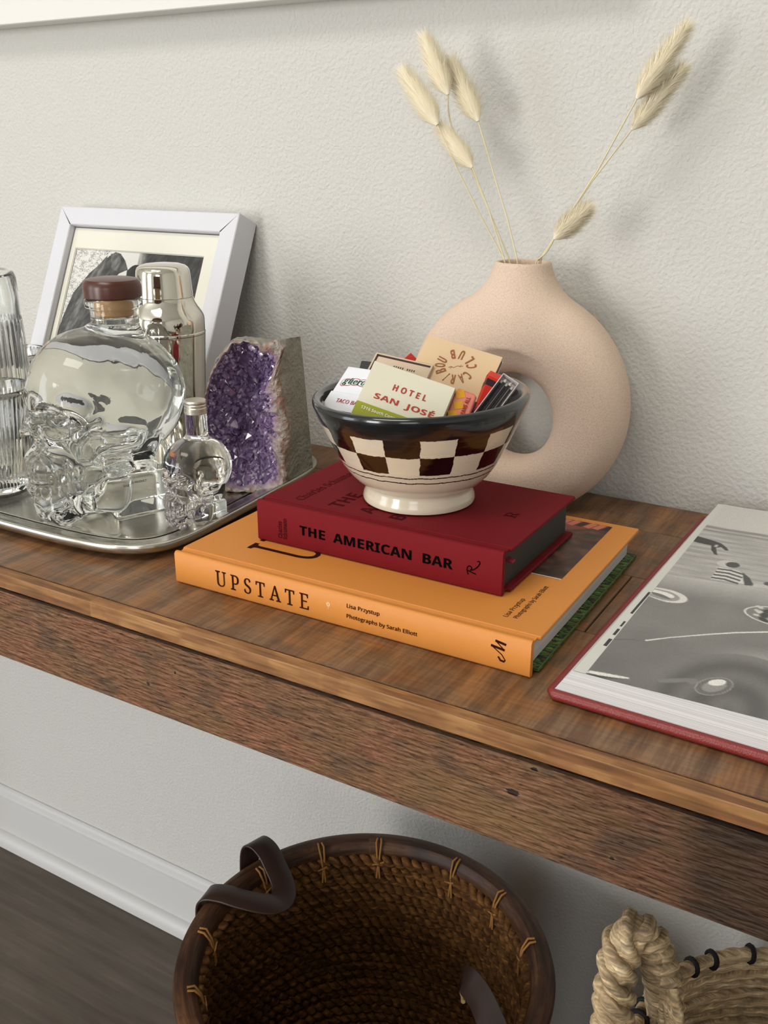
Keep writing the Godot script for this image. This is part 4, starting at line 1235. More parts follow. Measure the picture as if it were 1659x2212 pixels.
# ------------------------------------------------------------------ the open book at the right
func open_book() -> void:
	var t := thing("open_book", "large open photo book with red covers showing a black and white car picture", "book", Vector3(-0.1587, T + 0.0003, 0.3490))
	t.rotation.y = deg_to_rad(-1.3)
	var red := mat(Color(0.50, 0.16, 0.15), 0.42, 0.0, 0.5)
	tri_map(bump(red, height_tex(141, 512, 512, 0.2), 0.02), Vector3(10, 10, 10))
	var Z := 0.320
	for s in 2:
		var x := 0.129 if s == 0 else 0.441
		var ed := MB.new()
		box(ed, Vector3(0.2555, 0.0046, Z), Vector3(x + (0.00125 if s == 0 else -0.00125), 0.0025, -Z / 2), 0.0020)
		part("cover", ed, red, t)
		# the turned-in cloth makes a soft roll along the edges
		var xo := 0.0034 if s == 0 else 0.5666
		var xi := 0.256 if s == 0 else 0.314
		part("cover_edge", tube(MB.new(), PackedVector3Array([Vector3(xi, 0.0033, -0.0012), Vector3(xo + (0.002 if s == 0 else -0.002), 0.0033, -0.0012), Vector3(xo, 0.0033, -0.0035), Vector3(xo, 0.0033, -Z + 0.002), Vector3(xi, 0.0033, -Z + 0.002)]), PackedFloat32Array([0.0031]), 10), red, t)
	part("spine", box(MB.new(), Vector3(0.054, 0.003, Z), Vector3(0.285, 0.0016, -Z / 2), 0.0012), red, t)
	var pm := mat(Color.WHITE, 0.7)
	pm.albedo_texture = page_tex()
	pm.uv1_scale = Vector3(1, 26, 1)
	var edge := func(s: float) -> PackedVector2Array:
		var o := PackedVector2Array([Vector2(0.0046, 0.0053), Vector2(0.0142, 0.0200)])
		for k in 13:
			var f := k / 12.0
			o.append(Vector2(lerpf(0.03, 0.276, f), 0.0203 + 0.0042 * sin(f * PI * 0.62) - 0.0145 * pow(f, 7.0)))
		o.append(Vector2(0.279, 0.0053))
		if s < 0.0:
			for k in o.size(): o[k].x = 0.57 - o[k].x
		return o
	part("page_block", extrude(MB.new(), edge.call(1.0), -0.0024, -Z + 0.005, Transform3D.IDENTITY, 0.5), pm, t)
	part("page_block", extrude(MB.new(), edge.call(-1.0), -0.0024, -Z + 0.005, Transform3D.IDENTITY, 0.5), pm, t)
	# the printed sheet
	var ph := ImageTexture.create_from_image(car_print())
	var hm := mat(Color.WHITE, 0.3, 0.0, 0.5)
	hm.albedo_texture = ph
	var sheet := MB.new()
	var ol: PackedVector2Array = edge.call(1.0)
	var pts := [Vector2(0.0218, 0.02065)]
	for k in range(2, 14): pts.append(ol[k] + Vector2(0, 0.0004))
	pts[1] = Vector2(0.034, 0.0208)
	for k in pts.size():
		for e in 2:
			var x: float = pts[k].x
			var z := -0.0024 if e == 0 else -Z + 0.0052
			if k == 0 and e == 1: x -= 0.0038
			sheet.p(Vector3(x, pts[k].y, z), Vector3.UP, Vector2((pts[k].x - 0.0218) / 0.256, 1.0 - e))
	for k in pts.size() - 1:
		var a := k * 2
		sheet.tri_to(a, a + 1, a + 3, Vector3.UP); sheet.tri_to(a, a + 3, a + 2, Vector3.UP)
	part("photo_page", sheet, hm, t)
	# slivers of the pictures on the page beneath show along its edge
	var dark := mat(Color(0.22, 0.21, 0.24), 0.5)
	for s in [[0.0190, -0.104, 0.0017, 0.036], [0.0196, -0.043, 0.0022, 0.010], [0.0194, -0.058, 0.0018, 0.009], [0.0192, -0.070, 0.0014, 0.008]]:
		var sl := MB.new()
		box(sl, Vector3(s[2], 0.00025, s[3]), Vector3(s[0], 0.0203, s[1]), 0.0001)
		part("picture_sliver", sl, dark, t)
	var lower := MB.new()
	lower.flat(Vector3(0.0148, 0.0203, -0.0024), Vector3(0.0225, 0.0204, -0.0024), Vector3(0.0195, 0.0204, -Z + 0.0052), Vector3(0.0142, 0.0203, -Z + 0.0052), Vector3.UP)
	part("under_page", lower, mat(Color(0.84, 0.845, 0.82), 0.5), t)

func car_print() -> Image:
	# one sheet: pale sky, a beach with two people, and the flank of an old dark car in front
	var W := 640
	var H := 800
	var im := Image.create(W, H, false, Image.FORMAT_RGB8)
	var nz := noise(33, 0.02, 4)
	var ox := -0.1369     # x and z here are the sheet's place on the table, in metres
	var sx := 0.256 / W
	var sz := 0.3126 / H
	var P := func(arr: Array) -> PackedVector2Array:
		var o := PackedVector2Array()
		for i in range(0, arr.size(), 2): o.append(Vector2((arr[i] - ox) / sx, (arr[i + 1] - 0.0335) / sz))
		return o
	for y in H:
		var z := 0.0335 + y * sz
		for x in W:
			var xx := ox + x * sx
			var roof := 0.196 - 0.10 * (xx + 0.14) + 0.7 * maxf(0.0, xx + 0.06) * maxf(0.0, xx + 0.06)
			var v := 0.0
			if z < 0.086: v = 0.82
			elif z < roof:
				v = 0.69 + nz.get_noise_2d(x * 0.6, y * 5.0) * 0.10 + 0.03 * sin(z * 700.0 + xx * 60.0)
				if absf(z - 0.0895) < 0.0018 or absf(z - 0.0965) < 0.0012: v = 0.55
			else:
				var dz := z - roof
				v = lerpf(0.72, 0.50, clampf(dz / 0.030, 0.0, 1.0))
				v = lerpf(v, 0.43, clampf((z - 0.27) / 0.07, 0.0, 1.0) * 0.7)
				v += nz.get_noise_2d(x * 0.4, y * 0.4) * 0.04
				# wheel arch: a pale rim around a darker well
				var q := Vector2((xx + 0.064) / 0.041, (z - 0.345) / 0.062)
				var rr := q.length()
				if rr < 1.0 and z > 0.27: v = lerpf(0.40 + 0.05 * sin(rr * 14.0), v, smoothstep(0.70, 1.0, rr) * 0.8)
				elif rr < 1.22 and z > 0.27: v = lerpf(lerpf(v, 0.66, smoothstep(-0.7, 0.5, q.x)), v, (rr - 1.0) / 0.22)
				var q2 := Vector2((xx - 0.06) / 0.02, 0.0)
				if xx > 0.02: v = lerpf(v, 0.2, clampf((xx - 0.02) / 0.05, 0, 1))
			im.set_pixel(x, y, grey(clampf(v, 0, 1)))
	# person leaping: dark clothes
	fill(im, P.call([-0.1425, 0.1155, -0.137, 0.1135, -0.128, 0.1165, -0.1215, 0.1195, -0.1165, 0.1255, -0.1135, 0.1310, -0.1155, 0.1318, -0.1200, 0.1262, -0.1225, 0.1300, -0.1195, 0.1400, -0.1182, 0.1432, -0.1205, 0.1425, -0.1245, 0.1350, -0.1265, 0.1265, -0.1340, 0.1262, -0.1430, 0.1225]), grey(0.2))
	fill(im, P.call([-0.1245, 0.1235, -0.1222, 0.1235, -0.1222, 0.1285, -0.1245, 0.1285]), grey(0.75))
	fill(im, oval((P.call([-0.1390, 0.1105]) as PackedVector2Array)[0], Vector2(9, 9)), grey(0.72))
	# seated child in a striped shirt
	fill(im, oval((P.call([-0.1085, 0.1560]) as PackedVector2Array)[0], Vector2(17, 17)), grey(0.80))
	fill(im, oval((P.call([-0.1050, 0.1560]) as PackedVector2Array)[0], Vector2(11, 13)), grey(0.26))
	fill(im, P.call([-0.1120, 0.1640, -0.1000, 0.1640, -0.0940, 0.1700, -0.0905, 0.1850, -0.1120, 0.1870]), grey(0.85))
	for k in 4:
		var z := 0.1662 + k * 0.0056
		fill(im, P.call([-0.1120, z, -0.104, z - 0.001, -0.0945, z + 0.0022, -0.0945, z + 0.0045, -0.104, z + 0.0014, -0.1120, z + 0.0024]), grey(0.3))
	fill(im, P.call([-0.0960, 0.1665, -0.0905, 0.1730, -0.0850, 0.1850, -0.0905, 0.1865, -0.0935, 0.1770]), grey(0.27))
	fill(im, P.call([-0.0860, 0.1810, -0.0760, 0.1800, -0.0750, 0.1850, -0.0860, 0.1870]), grey(0.78))
	fill(im, oval((P.call([-0.0775, 0.1775]) as PackedVector2Array)[0], Vector2(8, 8)), grey(0.3))
	# headlamp: bright bowl with a darker lens and rings
	var hl: Vector2 = (P.call([-0.1290, 0.2262]) as PackedVector2Array)[0]
	fill(im, oval(hl, Vector2(34, 24), 0.25), grey(0.88))
	fill(im, oval(hl + Vector2(-5, 1), Vector2(27, 18), 0.25), grey(0.62))
	fill(im, oval(hl + Vector2(-9, -2), Vector2(22, 10), 0.15), grey(0.93))
	fill(im, oval(hl + Vector2(-6, 6), Vector2(16, 5), 0.35), grey(0.45))
	# side window with reflections
	var wc: Vector2 = (P.call([-0.0560, 0.2245]) as PackedVector2Array)[0]
	fill(im, oval(wc, Vector2(66, 37), 0.0, 40), grey(0.90))
	fill(im, oval(wc, Vector2(63, 34), 0.0, 40), grey(0.50))
	for k in 34:
		var q := Vector2(fposmod(k * 37.7, 100.0) - 50.0, fposmod(k * 19.3, 46.0) - 23.0)
		fill(im, oval(wc + q, Vector2(4 + k % 4 * 2, 4 + k % 3), k * 0.7, 9), grey([0.82, 0.28, 0.66, 0.2][k % 4]))
	# chrome strip, a crease in the wing, bumper, light along the tyre, hub
	fill(im, P.call([-0.1218, 0.2922, -0.1100, 0.2815, -0.0937, 0.2680, -0.0800, 0.2575, -0.0622, 0.2463, -0.0300, 0.2330, 0.0500, 0.2100, 0.0500, 0.2116, -0.0300, 0.2348, -0.0622, 0.2483, -0.0800, 0.2594, -0.0937, 0.2697, -0.1100, 0.2829, -0.1212, 0.2938]), grey(0.93))
	fill(im, P.call([-0.1368, 0.3000, -0.1280, 0.2950, -0.1200, 0.2940, -0.1280, 0.2958, -0.1368, 0.3012]), grey(0.36))
	fill(im, P.call([-0.1366, 0.3420, -0.1280, 0.3402, -0.1158, 0.3388, -0.1150, 0.3402, -0.1200, 0.3420, -0.1290, 0.3442, -0.1368, 0.3452]), grey(0.92))
	fill(im, P.call([-0.1366, 0.3452, -0.1280, 0.3442, -0.1170, 0.3420, -0.1280, 0.3460, -0.1366, 0.3461]), grey(0.28))
	fill(im, P.call([-0.1030, 0.3335, -0.0960, 0.3290, -0.0890, 0.3245, -0.0845, 0.3230, -0.0815, 0.3262, -0.0850, 0.3300, -0.0880, 0.3285, -0.0940, 0.3330, -0.1000, 0.3360]), grey(0.50))
	var hub: Vector2 = (P.call([-0.0748, 0.3262]) as PackedVector2Array)[0]
	for k in 6: fill(im, oval(hub, Vector2(19.0 - k * 1.6, 31.0 - k * 2.4), 0.42, 30), grey([0.62, 0.40, 0.46, 0.38, 0.52, 0.58][k]))
	fill(im, oval(hub + Vector2(1, -12), Vector2(8, 13), 0.7), grey(0.92))
	# the softness and grain of a printed photograph
	im.resize(W / 2, H / 2, Image.INTERPOLATE_BILINEAR)
	im.resize(W, H, Image.INTERPOLATE_CUBIC)
	var gr := RandomNumberGenerator.new()
	gr.seed = 8
	for y in H:
		for x in W:
			var c := im.get_pixel(x, y)
			var k := 1.0 + gr.randf_range(-0.05, 0.05)
			im.set_pixel(x, y, Color(clampf(c.r * k, 0, 1), clampf(c.g * k, 0, 1), clampf(c.b * k, 0, 1)))
	return im

# ------------------------------------------------------------------ vase
func donut(p: Vector3) -> float:
	# local axes: the centre of the ring is at height 0.085
	var q := Vector2(p.x, p.y - 0.085)
	var l := q.length()
	var gi := Vector2(p.x, p.y - 0.0745).length() - 0.0365     # from the edge of the hole
	var go := 0.0965 - l                                       # from the outside
	var e := Vector2((gi - go) / maxf(gi + go, 0.01), p.z / 0.0285)
	var k := pow(pow(absf(e.x), 2.3) + pow(absf(e.y), 2.3), 1.0 / 2.3)
	var d := (k - 1.0) * 0.0285
	# neck: a cone that blends into the ring
	var ax := Vector2(p.x, p.z).length()
	var f := clampf((p.y - 0.165) / 0.037, 0.0, 1.0)
	var nk := maxf(ax - lerpf(0.0275, 0.0222, f), maxf(p.y - 0.2015, 0.14 - p.y))
	d = smin(d, nk, 0.020)
	d = smax(d, p.y - 0.2015, 0.003)
	d = smax(d, -maxf(ax - 0.0185, 0.15 - p.y), 0.002)
	return maxf(d, 0.0002 - p.y)

func vase() -> void:
	var t := thing("donut_vase", "matt beige ring-shaped stoneware vase with a round hole, behind the bowl", "vase", Vector3(-0.3085, T + 0.0002, 0.050))
	var m := mat(Color.WHITE, 0.9, 0.0, 0.25)
	var pn := noise(151, 0.5, 2).get_image(256, 256)
	pn.convert(Image.FORMAT_L8)
	var d := pn.get_data()
	var im := Image.create(256, 256, false, Image.FORMAT_RGB8)
	for i in 65536:
		var k := d[i] / 255.0
		im.set_pixel(i % 256, i / 256, Color(0.86, 0.77, 0.695).lerp(Color(0.76, 0.665, 0.59), clampf((k - 0.55) * 3.0, 0.0, 1.0)))
	m.albedo_texture = ImageTexture.create_from_image(im)
	tri_map(m, Vector3(7, 7, 7))
	bump(m, height_tex(152, 256, 256, 0.25, 1, 1, 3), 0.025)
	part("vase_body", nets(donut, Vector3(-0.1, -0.003, -0.034), Vector3(0.1, 0.208, 0.034), 0.0022), m, t)

func grasses() -> void:
	var V := func(x: float, y: float, z: float) -> Vector3: return Vector3(x, y, z)
	var g := [
		[[V.call(-0.4110, 1.0940, 0.0700), V.call(-0.3784, 1.0525, 0.0700), V.call(-0.3623, 1.0183, 0.0633), V.call(-0.3437, 0.9834, 0.0567), V.call(-0.3258, 0.9519, 0.0500)], 0.0100, "fluffy cream bunny tail grass, leftmost of the heads in the vase"],
		[[V.call(-0.3975, 1.1182, 0.0600), V.call(-0.3748, 1.0746, 0.0600), V.call(-0.3729, 1.0528, 0.0567), V.call(-0.3549, 1.0183, 0.0533), V.call(-0.3221, 0.9522, 0.0480)], 0.0092, "fluffy cream bunny tail grass, topmost of the left cluster in the vase"],
		[[V.call(-0.3824, 1.1023, 0.0450), V.call(-0.3551, 1.0556, 0.0450), V.call(-0.3398, 1.0184, 0.0467), V.call(-0.3252, 0.9836, 0.0483), V.call(-0.3140, 0.9526, 0.0500)], 0.0095, "fluffy cream bunny tail grass on the single curved stem nearest the vase centre"],
		[[V.call(-0.3815, 1.0511, 0.0600), V.call(-0.3518, 1.0212, 0.0600), V.call(-0.3387, 0.9906, 0.0550), V.call(-0.3240, 0.9520, 0.0530)], 0.0070, "slim cream bunny tail grass, lowest and narrowest head of the left cluster"],
		[[V.call(-0.1950, 1.1165, 0.0500), V.call(-0.2272, 1.0690, 0.0500), V.call(-0.2528, 1.0193, 0.0500), V.call(-0.2895, 0.9603, 0.0500), V.call(-0.2949, 0.9529, 0.0500)], 0.0088, "long cream bunny tail grass, highest head on the right side of the vase"],
		[[V.call(-0.1972, 1.0907, 0.0400), V.call(-0.2321, 1.0485, 0.0400), V.call(-0.2581, 1.0126, 0.0433), V.call(-0.2908, 0.9600, 0.0467), V.call(-0.2937, 0.9530, 0.0480)], 0.0080, "long cream bunny tail grass just below the highest right head"],
		[[V.call(-0.2520, 0.9941, 0.0650), V.call(-0.2778, 0.9703, 0.0650), V.call(-0.2865, 0.9593, 0.0575), V.call(-0.2968, 0.9521, 0.0500)], 0.0078, "short cream bunny tail grass whose head sits just above the vase mouth"]]
	var stem := mat(Color(0.88, 0.83, 0.68), 0.7)
	var fluff := mat(Color(0.99, 0.955, 0.865), 0.95, 0.0, 0.1)
	fluff.backlight_enabled = true
	fluff.backlight = Color(0.6, 0.57, 0.48)
	for a in g:
		var pts: Array = a[0]
		var base: Vector3 = pts[pts.size() - 1]
		var deep := base + Vector3((base.x + 0.3085) * -0.9, -0.045, (base.z - 0.05) * -0.5)
		var t := thing("bunny_tail_grass", a[2], "dried grass", deep, "bunny tail grasses in the vase")
		var cv := Curve3D.new()
		var n := pts.size()
		for k in range(n - 1, 0, -1):
			var q: Vector3 = pts[k]
			var tn := Vector3.ZERO
			if k > 1 and k < n - 1: tn = (pts[k - 1] - pts[k + 1]) * 0.18
			cv.add_point(q - deep, -tn, tn)
		var path := PackedVector3Array([Vector3.ZERO])
		path.append_array(cv.tessellate(4, 3.0))
		part("stem", tube(MB.new(), path, PackedFloat32Array([0.00065]), 6), stem, t)
		# head: a soft spindle, thickest near its foot, covered with fine hairs
		var p0: Vector3 = pts[1] - deep
		var p1: Vector3 = pts[0] - deep
		var ax := (p1 - p0)
		var L := ax.length()
		ax /= L
		var R: float = a[1] * 1.02
		var cx := ax.cross(Vector3(0.2, 0.1, 1)).normalized()
		var cz := ax.cross(cx)
		var prof := [0.22, 0.74, 0.95, 1.0, 0.96, 0.88, 0.77, 0.63, 0.47, 0.28, 0.0]
		var core := MB.new()
		var line := PackedVector3Array()
		var rad := PackedFloat32Array()
		for k in 11:
			line.append(p0 + ax * L * 0.9 * k / 10.0)
			rad.append(maxf(0.0002, prof[k] * R * 0.64))
		tube(core, line, rad, 14)
		var hd := part("flower_head", core, fluff, t)
		var hm := MB.new()
		for k in 3800:
			var f := pow(rng.randf(), 0.9)
			var fi := f * 10.0
			var i := mini(9, int(fi))
			var r: float = lerpf(prof[i], prof[i + 1], fi - i) * R * 0.64
			var th := rng.randf() * TAU
			var o := cx * cos(th) + cz * sin(th)
			var q := p0 + ax * L * 0.9 * f + o * r * 0.9
			var dir := (o * rng.randf_range(0.3, 1.0) + ax * 1.0 + Vector3(rng.randf_range(-1, 1), rng.randf_range(-1, 1), rng.randf_range(-1, 1)) * 0.14).normalized()
			var hl := rng.randf_range(0.006, 0.0145)
			var side := dir.cross(o).normalized() * 0.00014
			var tip := q + dir * hl
			var md := q + dir * hl * 0.5
			var nn := o
			var i0 := hm.p(q - side, nn)
			var i1 := hm.p(q + side, nn)
			var i2 := hm.p(md + side * 0.8 + o * 0.0002, nn)
			var i3 := hm.p(tip + o * 0.0004, nn)
			hm.tri_to(i0, i1, i2, nn); hm.tri_to(i0, i2, i3, nn)
		part("fine_hairs", hm, fluff, hd).set_meta("kind", "stuff")

# ------------------------------------------------------------------ bowl
func bowl() -> void:
	var t := thing("bowl", "footed ceramic bowl with black and cream checks and a dark rim, on the red book", "bowl", Vector3(-0.3040, T + 0.0542, 0.2280))
	var prof := PackedVector2Array([Vector2(0, 0.0030), Vector2(0.030, 0.0028), Vector2(0.0335, 0.0), Vector2(0.0370, 0.0), Vector2(0.0389, 0.0010), Vector2(0.0393, 0.0026), Vector2(0.0386, 0.0055), Vector2(0.0371, 0.0090), Vector2(0.0366, 0.0112), Vector2(0.0372, 0.0124), Vector2(0.0400, 0.0138), Vector2(0.0446, 0.0172), Vector2(0.0492, 0.0220), Vector2(0.0538, 0.0286), Vector2(0.0582, 0.0370), Vector2(0.0624, 0.0455), Vector2(0.0658, 0.0528), Vector2(0.0678, 0.0575), Vector2(0.0690, 0.0600), Vector2(0.0712, 0.0650), Vector2(0.0734, 0.0710), Vector2(0.0738, 0.0735), Vector2(0.0730, 0.0756), Vector2(0.0712, 0.0765), Vector2(0.0692, 0.0760), Vector2(0.0674, 0.0740), Vector2(0.0657, 0.0690), Vector2(0.0610, 0.0560), Vector2(0.0540, 0.0430), Vector2(0.0430, 0.0280), Vector2(0.0300, 0.0205), Vector2(0.0150, 0.0180), Vector2(0, 0.0175)])
	var mb := lathe(MB.new(), prof, 128, Vector3.ZERO, 0.8)
	var rt := Vector3(0.861, 0, -0.509)
	for i in mb.v.size():
		var q := mb.v[i]
		# v of the painting follows the height outside and lies in the rim's dark colour inside
		mb.uv[i].y = 1.0 - q.y / 0.08
		q.y += 0.045 * q.dot(rt) * clampf((q.y - 0.02) / 0.055, 0.0, 1.0)
		mb.v[i] = q
	# mark the inside with its own strip of the picture
	var outer := 23 * 129 * 2
	for i in range(outer, mb.v.size()): mb.uv[i].y = 0.995
	var W := 1440
	var H := 320
	var im := Image.create(W, H, false, Image.FORMAT_RGB8)
	var cream := Color(0.87, 0.82, 0.73)
	var dark := Color(0.045, 0.055, 0.07)
	var black := Color(0.035, 0.018, 0.022)
	im.fill(cream)
	var nz := noise(171, 0.02, 3)
	var fa := Vector2(0.304, 0.5638).normalized().angle()     # the side that faces the room
	for x in W:
		var th := TAU * x / W
		var w1 := nz.get_noise_2d(x * 1.0, 3.0) * 0.0006
		for y in H:
			var h := (1.0 - float(y) / H) * 0.08 + w1
			var c := cream
			if y > 316: c = Color(0.20, 0.21, 0.215)
			elif h > 0.0606:
				c = dark.lerp(Color(0.12, 0.14, 0.165), clampf(nz.get_noise_2d(x * 0.5, y * 2.0) * 1.4 + 0.1, 0.0, 1.0))
			elif h > 0.0345:
				var row := 0 if h > 0.0478 else 1
				var wob := nz.get_noise_2d(row * 400.0 + floorf(x * 18.0 / W) * 60.0, y * 1.6) * 0.012
				var s := floorf((th - fa + wob) / (TAU / 18.0) + 0.02 + 18.0)
				if (int(s) + row) % 2 == 0: c = black.lerp(Color(0.10, 0.07, 0.08), clampf(nz.get_noise_2d(x * 0.8, y * 0.8) * 1.2, 0.0, 0.35))
			elif (h > 0.0316 and h < 0.0323) or (h > 0.0274 and h < 0.0282): c = black
			im.set_pixel(x, y, c)
	var m := mat(Color.WHITE, 0.16, 0.0, 0.5)
	m.albedo_texture = ImageTexture.create_from_image(im)
	m.texture_repeat = true
	m.clearcoat_enabled = true
	m.clearcoat = 0.5
	m.clearcoat_roughness = 0.05
	bump(m, height_tex(172, 256, 256, 0.03, 8, 1), 0.02)
	part("bowl_body", mb, m, t)

# ------------------------------------------------------------------ matchbooks in the bowl
func slab(called: String, label: String, category: String, tl: Vector3, ex: Vector3, ey: Vector3, w: float, l: float, th: float, group := "matchbooks in the bowl") -> Node3D:
	# the node stands at the top left front corner; x runs along the top edge, y up the sheet, z out of its face
	ey = (ey - ex * ex.dot(ey)).normalized()
	var t := thing(called, label, category, tl, group)
	t.basis = Basis(ex, ey, ex.cross(ey).normalized())
	t.set_meta("size", Vector3(w, l, th))
	return t

func matchbooks() -> void:
	var sans := fnt("Droid Sans")
	var bold := fnt("Droid Sans", 700)
	var f := Basis.IDENTITY
	var ink := mat(Color(0.66, 0.19, 0.10), 0.6)
	# cream box with red-orange lettering
	var t := slab("matchbox", "cream matchbox lettered in red-orange with a lime green band", "matchbox", Vector3(-0.3302, 0.9016, 0.2446), Vector3(0.934, -0.262, -0.241), Vector3(0.027, 0.728, -0.685), 0.0577, 0.048, 0.008)
	var card := mat(Color(0.85, 0.83, 0.75), 0.7)
	part("sleeve", box(MB.new(), Vector3(0.0577, 0.048, 0.008), Vector3(0.0288, -0.024, -0.004), 0.0005), card, t)
	part("green_band", box(MB.new(), Vector3(0.0576, 0.0164, 0.0003), Vector3(0.0289, -0.0397, 0.00005), 0.00005), mat(Color(0.58, 0.60, 0.06), 0.6), t)
	text("lettering", "H O T E L", bold, 0.0045, 0.0235, Vector3(0.0190, -0.0165, 0.0001), f, ink, t)
	text("lettering", "SAN  JOSÉ", bold, 0.0062, 0.0420, Vector3(0.0095, -0.0272, 0.0001), f, ink, t)
	text("small_lettering", "1316 South Congress", bold, 0.0030, 0.0300, Vector3(0.0045, -0.0368, 0.0003), f, mat(Color(0.9, 0.9, 0.78), 0.6), t)
	# pink and yellow box beside it
	t = slab("matchbox", "small pink and yellow matchbox with upright lettering beside the cream one", "matchbox", Vector3(-0.2778, 0.8862, 0.2262), Vector3(0.87, -0.33, -0.36), Vector3(0.07, 0.78, -0.62), 0.0150, 0.040, 0.010)
	var yel := mat(Color(0.86, 0.62, 0.12), 0.6)
	var pink := mat(Color(0.88, 0.52, 0.45), 0.6)
	part("sleeve", box(MB.new(), Vector3(0.0150, 0.036, 0.010), Vector3(0.0075, -0.018, -0.005), 0.0018), pink, t)
	for k in 4:
		var sw := MB.new()
		box(sw, Vector3(0.0062, 0.0055, 0.0003), Vector3(0.0038 + 0.0015 * (k % 2), -0.004 - 0.0075 * k, 0.00006), 0.00008, Basis(Vector3.BACK, 0.5))
		part("yellow_patch", sw, yel, t)
	text("lettering", "Y'ALL MEANS ALL", bold, 0.0028, 0.0235, Vector3(0.0112, -0.0275, 0.0003), Basis(Vector3.UP, Vector3.LEFT, Vector3.BACK), ink, t)
	# large cream box with a ring of gold letters
	t = slab("matchbox", "large cream matchbox with a ring of gold letters, topmost in the bowl", "matchbox", Vector3(-0.3248, 0.9094, 0.1797), Vector3(0.972, -0.200, -0.120), Vector3(0.09, 0.70, -0.71), 0.0575, 0.038, 0.0075)
	var peach := mat(Color(0.84, 0.725, 0.575), 0.65)
	part("sleeve", box(MB.new(), Vector3(0.0575, 0.040, 0.0012), Vector3(0.02875, -0.020, -0.0006), 0.0003), peach, t)
	part("drawer", box(MB.new(), Vector3(0.0565, 0.0392, 0.0052), Vector3(0.0285, -0.0202, -0.0039), 0.0003), mat(Color(0.16, 0.06, 0.08), 0.6), t)
	part("sleeve_back", box(MB.new(), Vector3(0.0575, 0.040, 0.0009), Vector3(0.02875, -0.020, -0.0070), 0.0003), mat(Color(0.80, 0.74, 0.73), 0.6), t)
	var gold := mat(Color(0.56, 0.30, 0.08), 0.5)
	var cpt := Vector3(0.0292, -0.0180, 0.0001)
	for k in 11:
		var ch := "CARIBOUCLUB"[k]
		var ang: float = deg_to_rad([-22.0, -48.0, -80.0, -112.0, -140.0, -166.0, -192.0, 22.0, 52.0, 88.0, 122.0][k])
		var up := Vector3(cos(ang), sin(ang), 0)
		if k > 6: up = -up        # the lower word stands with its feet outwards
		var rt := Vector3(up.y, -up.x, 0)
		var mid := cpt + Vector3(cos(ang) * 0.0112, sin(ang) * 0.0102, 0)
		text("gold_letter", ch, bold, 0.0074, 0.0030 if ch != "I" else 0.0007, mid - up * 0.0036 - rt * 0.0015, Basis(rt, up, Vector3.BACK), gold, t)
	var br := MB.new()
	for s in [-1, 1]:
		tube(br, PackedVector3Array([Vector3(0.0292, -0.0180, 0.0001), Vector3(0.0292 + s * 0.0012, -0.0180 + s * 0.0012, 0.0001), Vector3(0.0292 + s * 0.003, -0.0180 + s * 0.0008, 0.0001), Vector3(0.0292 + s * 0.0046, -0.0180 + s * 0.0022, 0.0001)]), PackedFloat32Array([0.0002]), 5)
		tube(br, PackedVector3Array([Vector3(0.0292 + s * 0.0025, -0.0180 + s * 0.0009, 0.0001), Vector3(0.0292 + s * 0.0032, -0.0180 + s * 0.0026, 0.0001)]), PackedFloat32Array([0.00016]), 5)
	part("antler_emblem", br, gold, t)
	# white folded matchbook at the left
	t = slab("matchbook", "white folded matchbook with green and red script at the left of the bowl", "matchbook", Vector3(-0.3600, 0.8922, 0.2315), Vector3(0.985, 0.03, 0.17), Vector3(-0.02, 0.64, -0.77), 0.038, 0.041, 0.005)
	var white := mat(Color(0.86, 0.865, 0.89), 0.6)
	var green := mat(Color(0.03, 0.27, 0.13), 0.6)
	var red := mat(Color(0.62, 0.10, 0.12), 0.6)
	part("cover", box(MB.new(), Vector3(0.038, 0.040, 0.0048), Vector3(0.019, -0.020, -0.0024), 0.0008), white, t)
	part("striker_flap", box(MB.new(), Vector3(0.0382, 0.0155, 0.0010), Vector3(0.019, -0.0305, 0.0003), 0.0004), white, t)
	part("striker_strip", box(MB.new(), Vector3(0.0383, 0.006, 0.0011), Vector3(0.019, -0.0405, 0.0003), 0.0003), mat(Color(0.10, 0.07, 0.16), 0.7), t)
	# the sign's cartouche: a red outline with a white field and green script
	for k in 2:
		var ct := MB.new()
		for e in [[0.0085, -0.0135, 0.0105, 0.0064], [0.0150, -0.0125, 0.0105, 0.0062], [0.0225, -0.0125, 0.0125, 0.0062], [0.0055, -0.0155, 0.0050, 0.0038]]:
			var g := 0.0 if k == 0 else 0.0011
			var pf := PackedVector2Array([Vector2(0, 0), Vector2(0.5, 0), Vector2(0.5, 0.0001), Vector2(0, 0.0001)])
			var lm := lathe(MB.new(), pf, 28, Vector3.ZERO, 0.1)
			var b := Basis(Vector3((e[2] - g), 0, 0), Vector3(0, 0, 1), Vector3(0, -(e[3] - g), 0))
			for i in lm.v.size():
				lm.v[i] = b * lm.v[i] + Vector3(e[0], e[1], 0.00004 + 0.00006 * k)
				lm.n[i] = Vector3.BACK
			var base := ct.v.size()
			ct.v.append_array(lm.v); ct.n.append_array(lm.n); ct.uv.append_array(lm.uv); ct.c.append_array(lm.c)
			for i in lm.ix: ct.ix.append(base + i)
		part("script_outline" if k == 0 else "script_field", ct, red if k == 0 else white, t)
	text("script_lettering", "güero's", fnt("Droid Serif", 700), 0.0064, 0.0245, Vector3(0.0045, -0.0165, 0.0002), Basis(Vector3(1, 0.03, 0), Vector3(0.22, 1, 0), Vector3.BACK), green, t)
	text("lettering", "TACO BAR", sans, 0.0030, 0.0215, Vector3(0.0100, -0.0315, 0.0009), f, red, t)
	# cream box with a brown border behind it
	t = slab("matchbox", "cream matchbox with a brown border, leaning behind the lettered cream box", "matchbox", Vector3(-0.3558, 0.8973, 0.2003), Vector3(0.988, -0.119, -0.097), Vector3(0.004, 0.648, -0.761), 0.045, 0.042, 0.006)
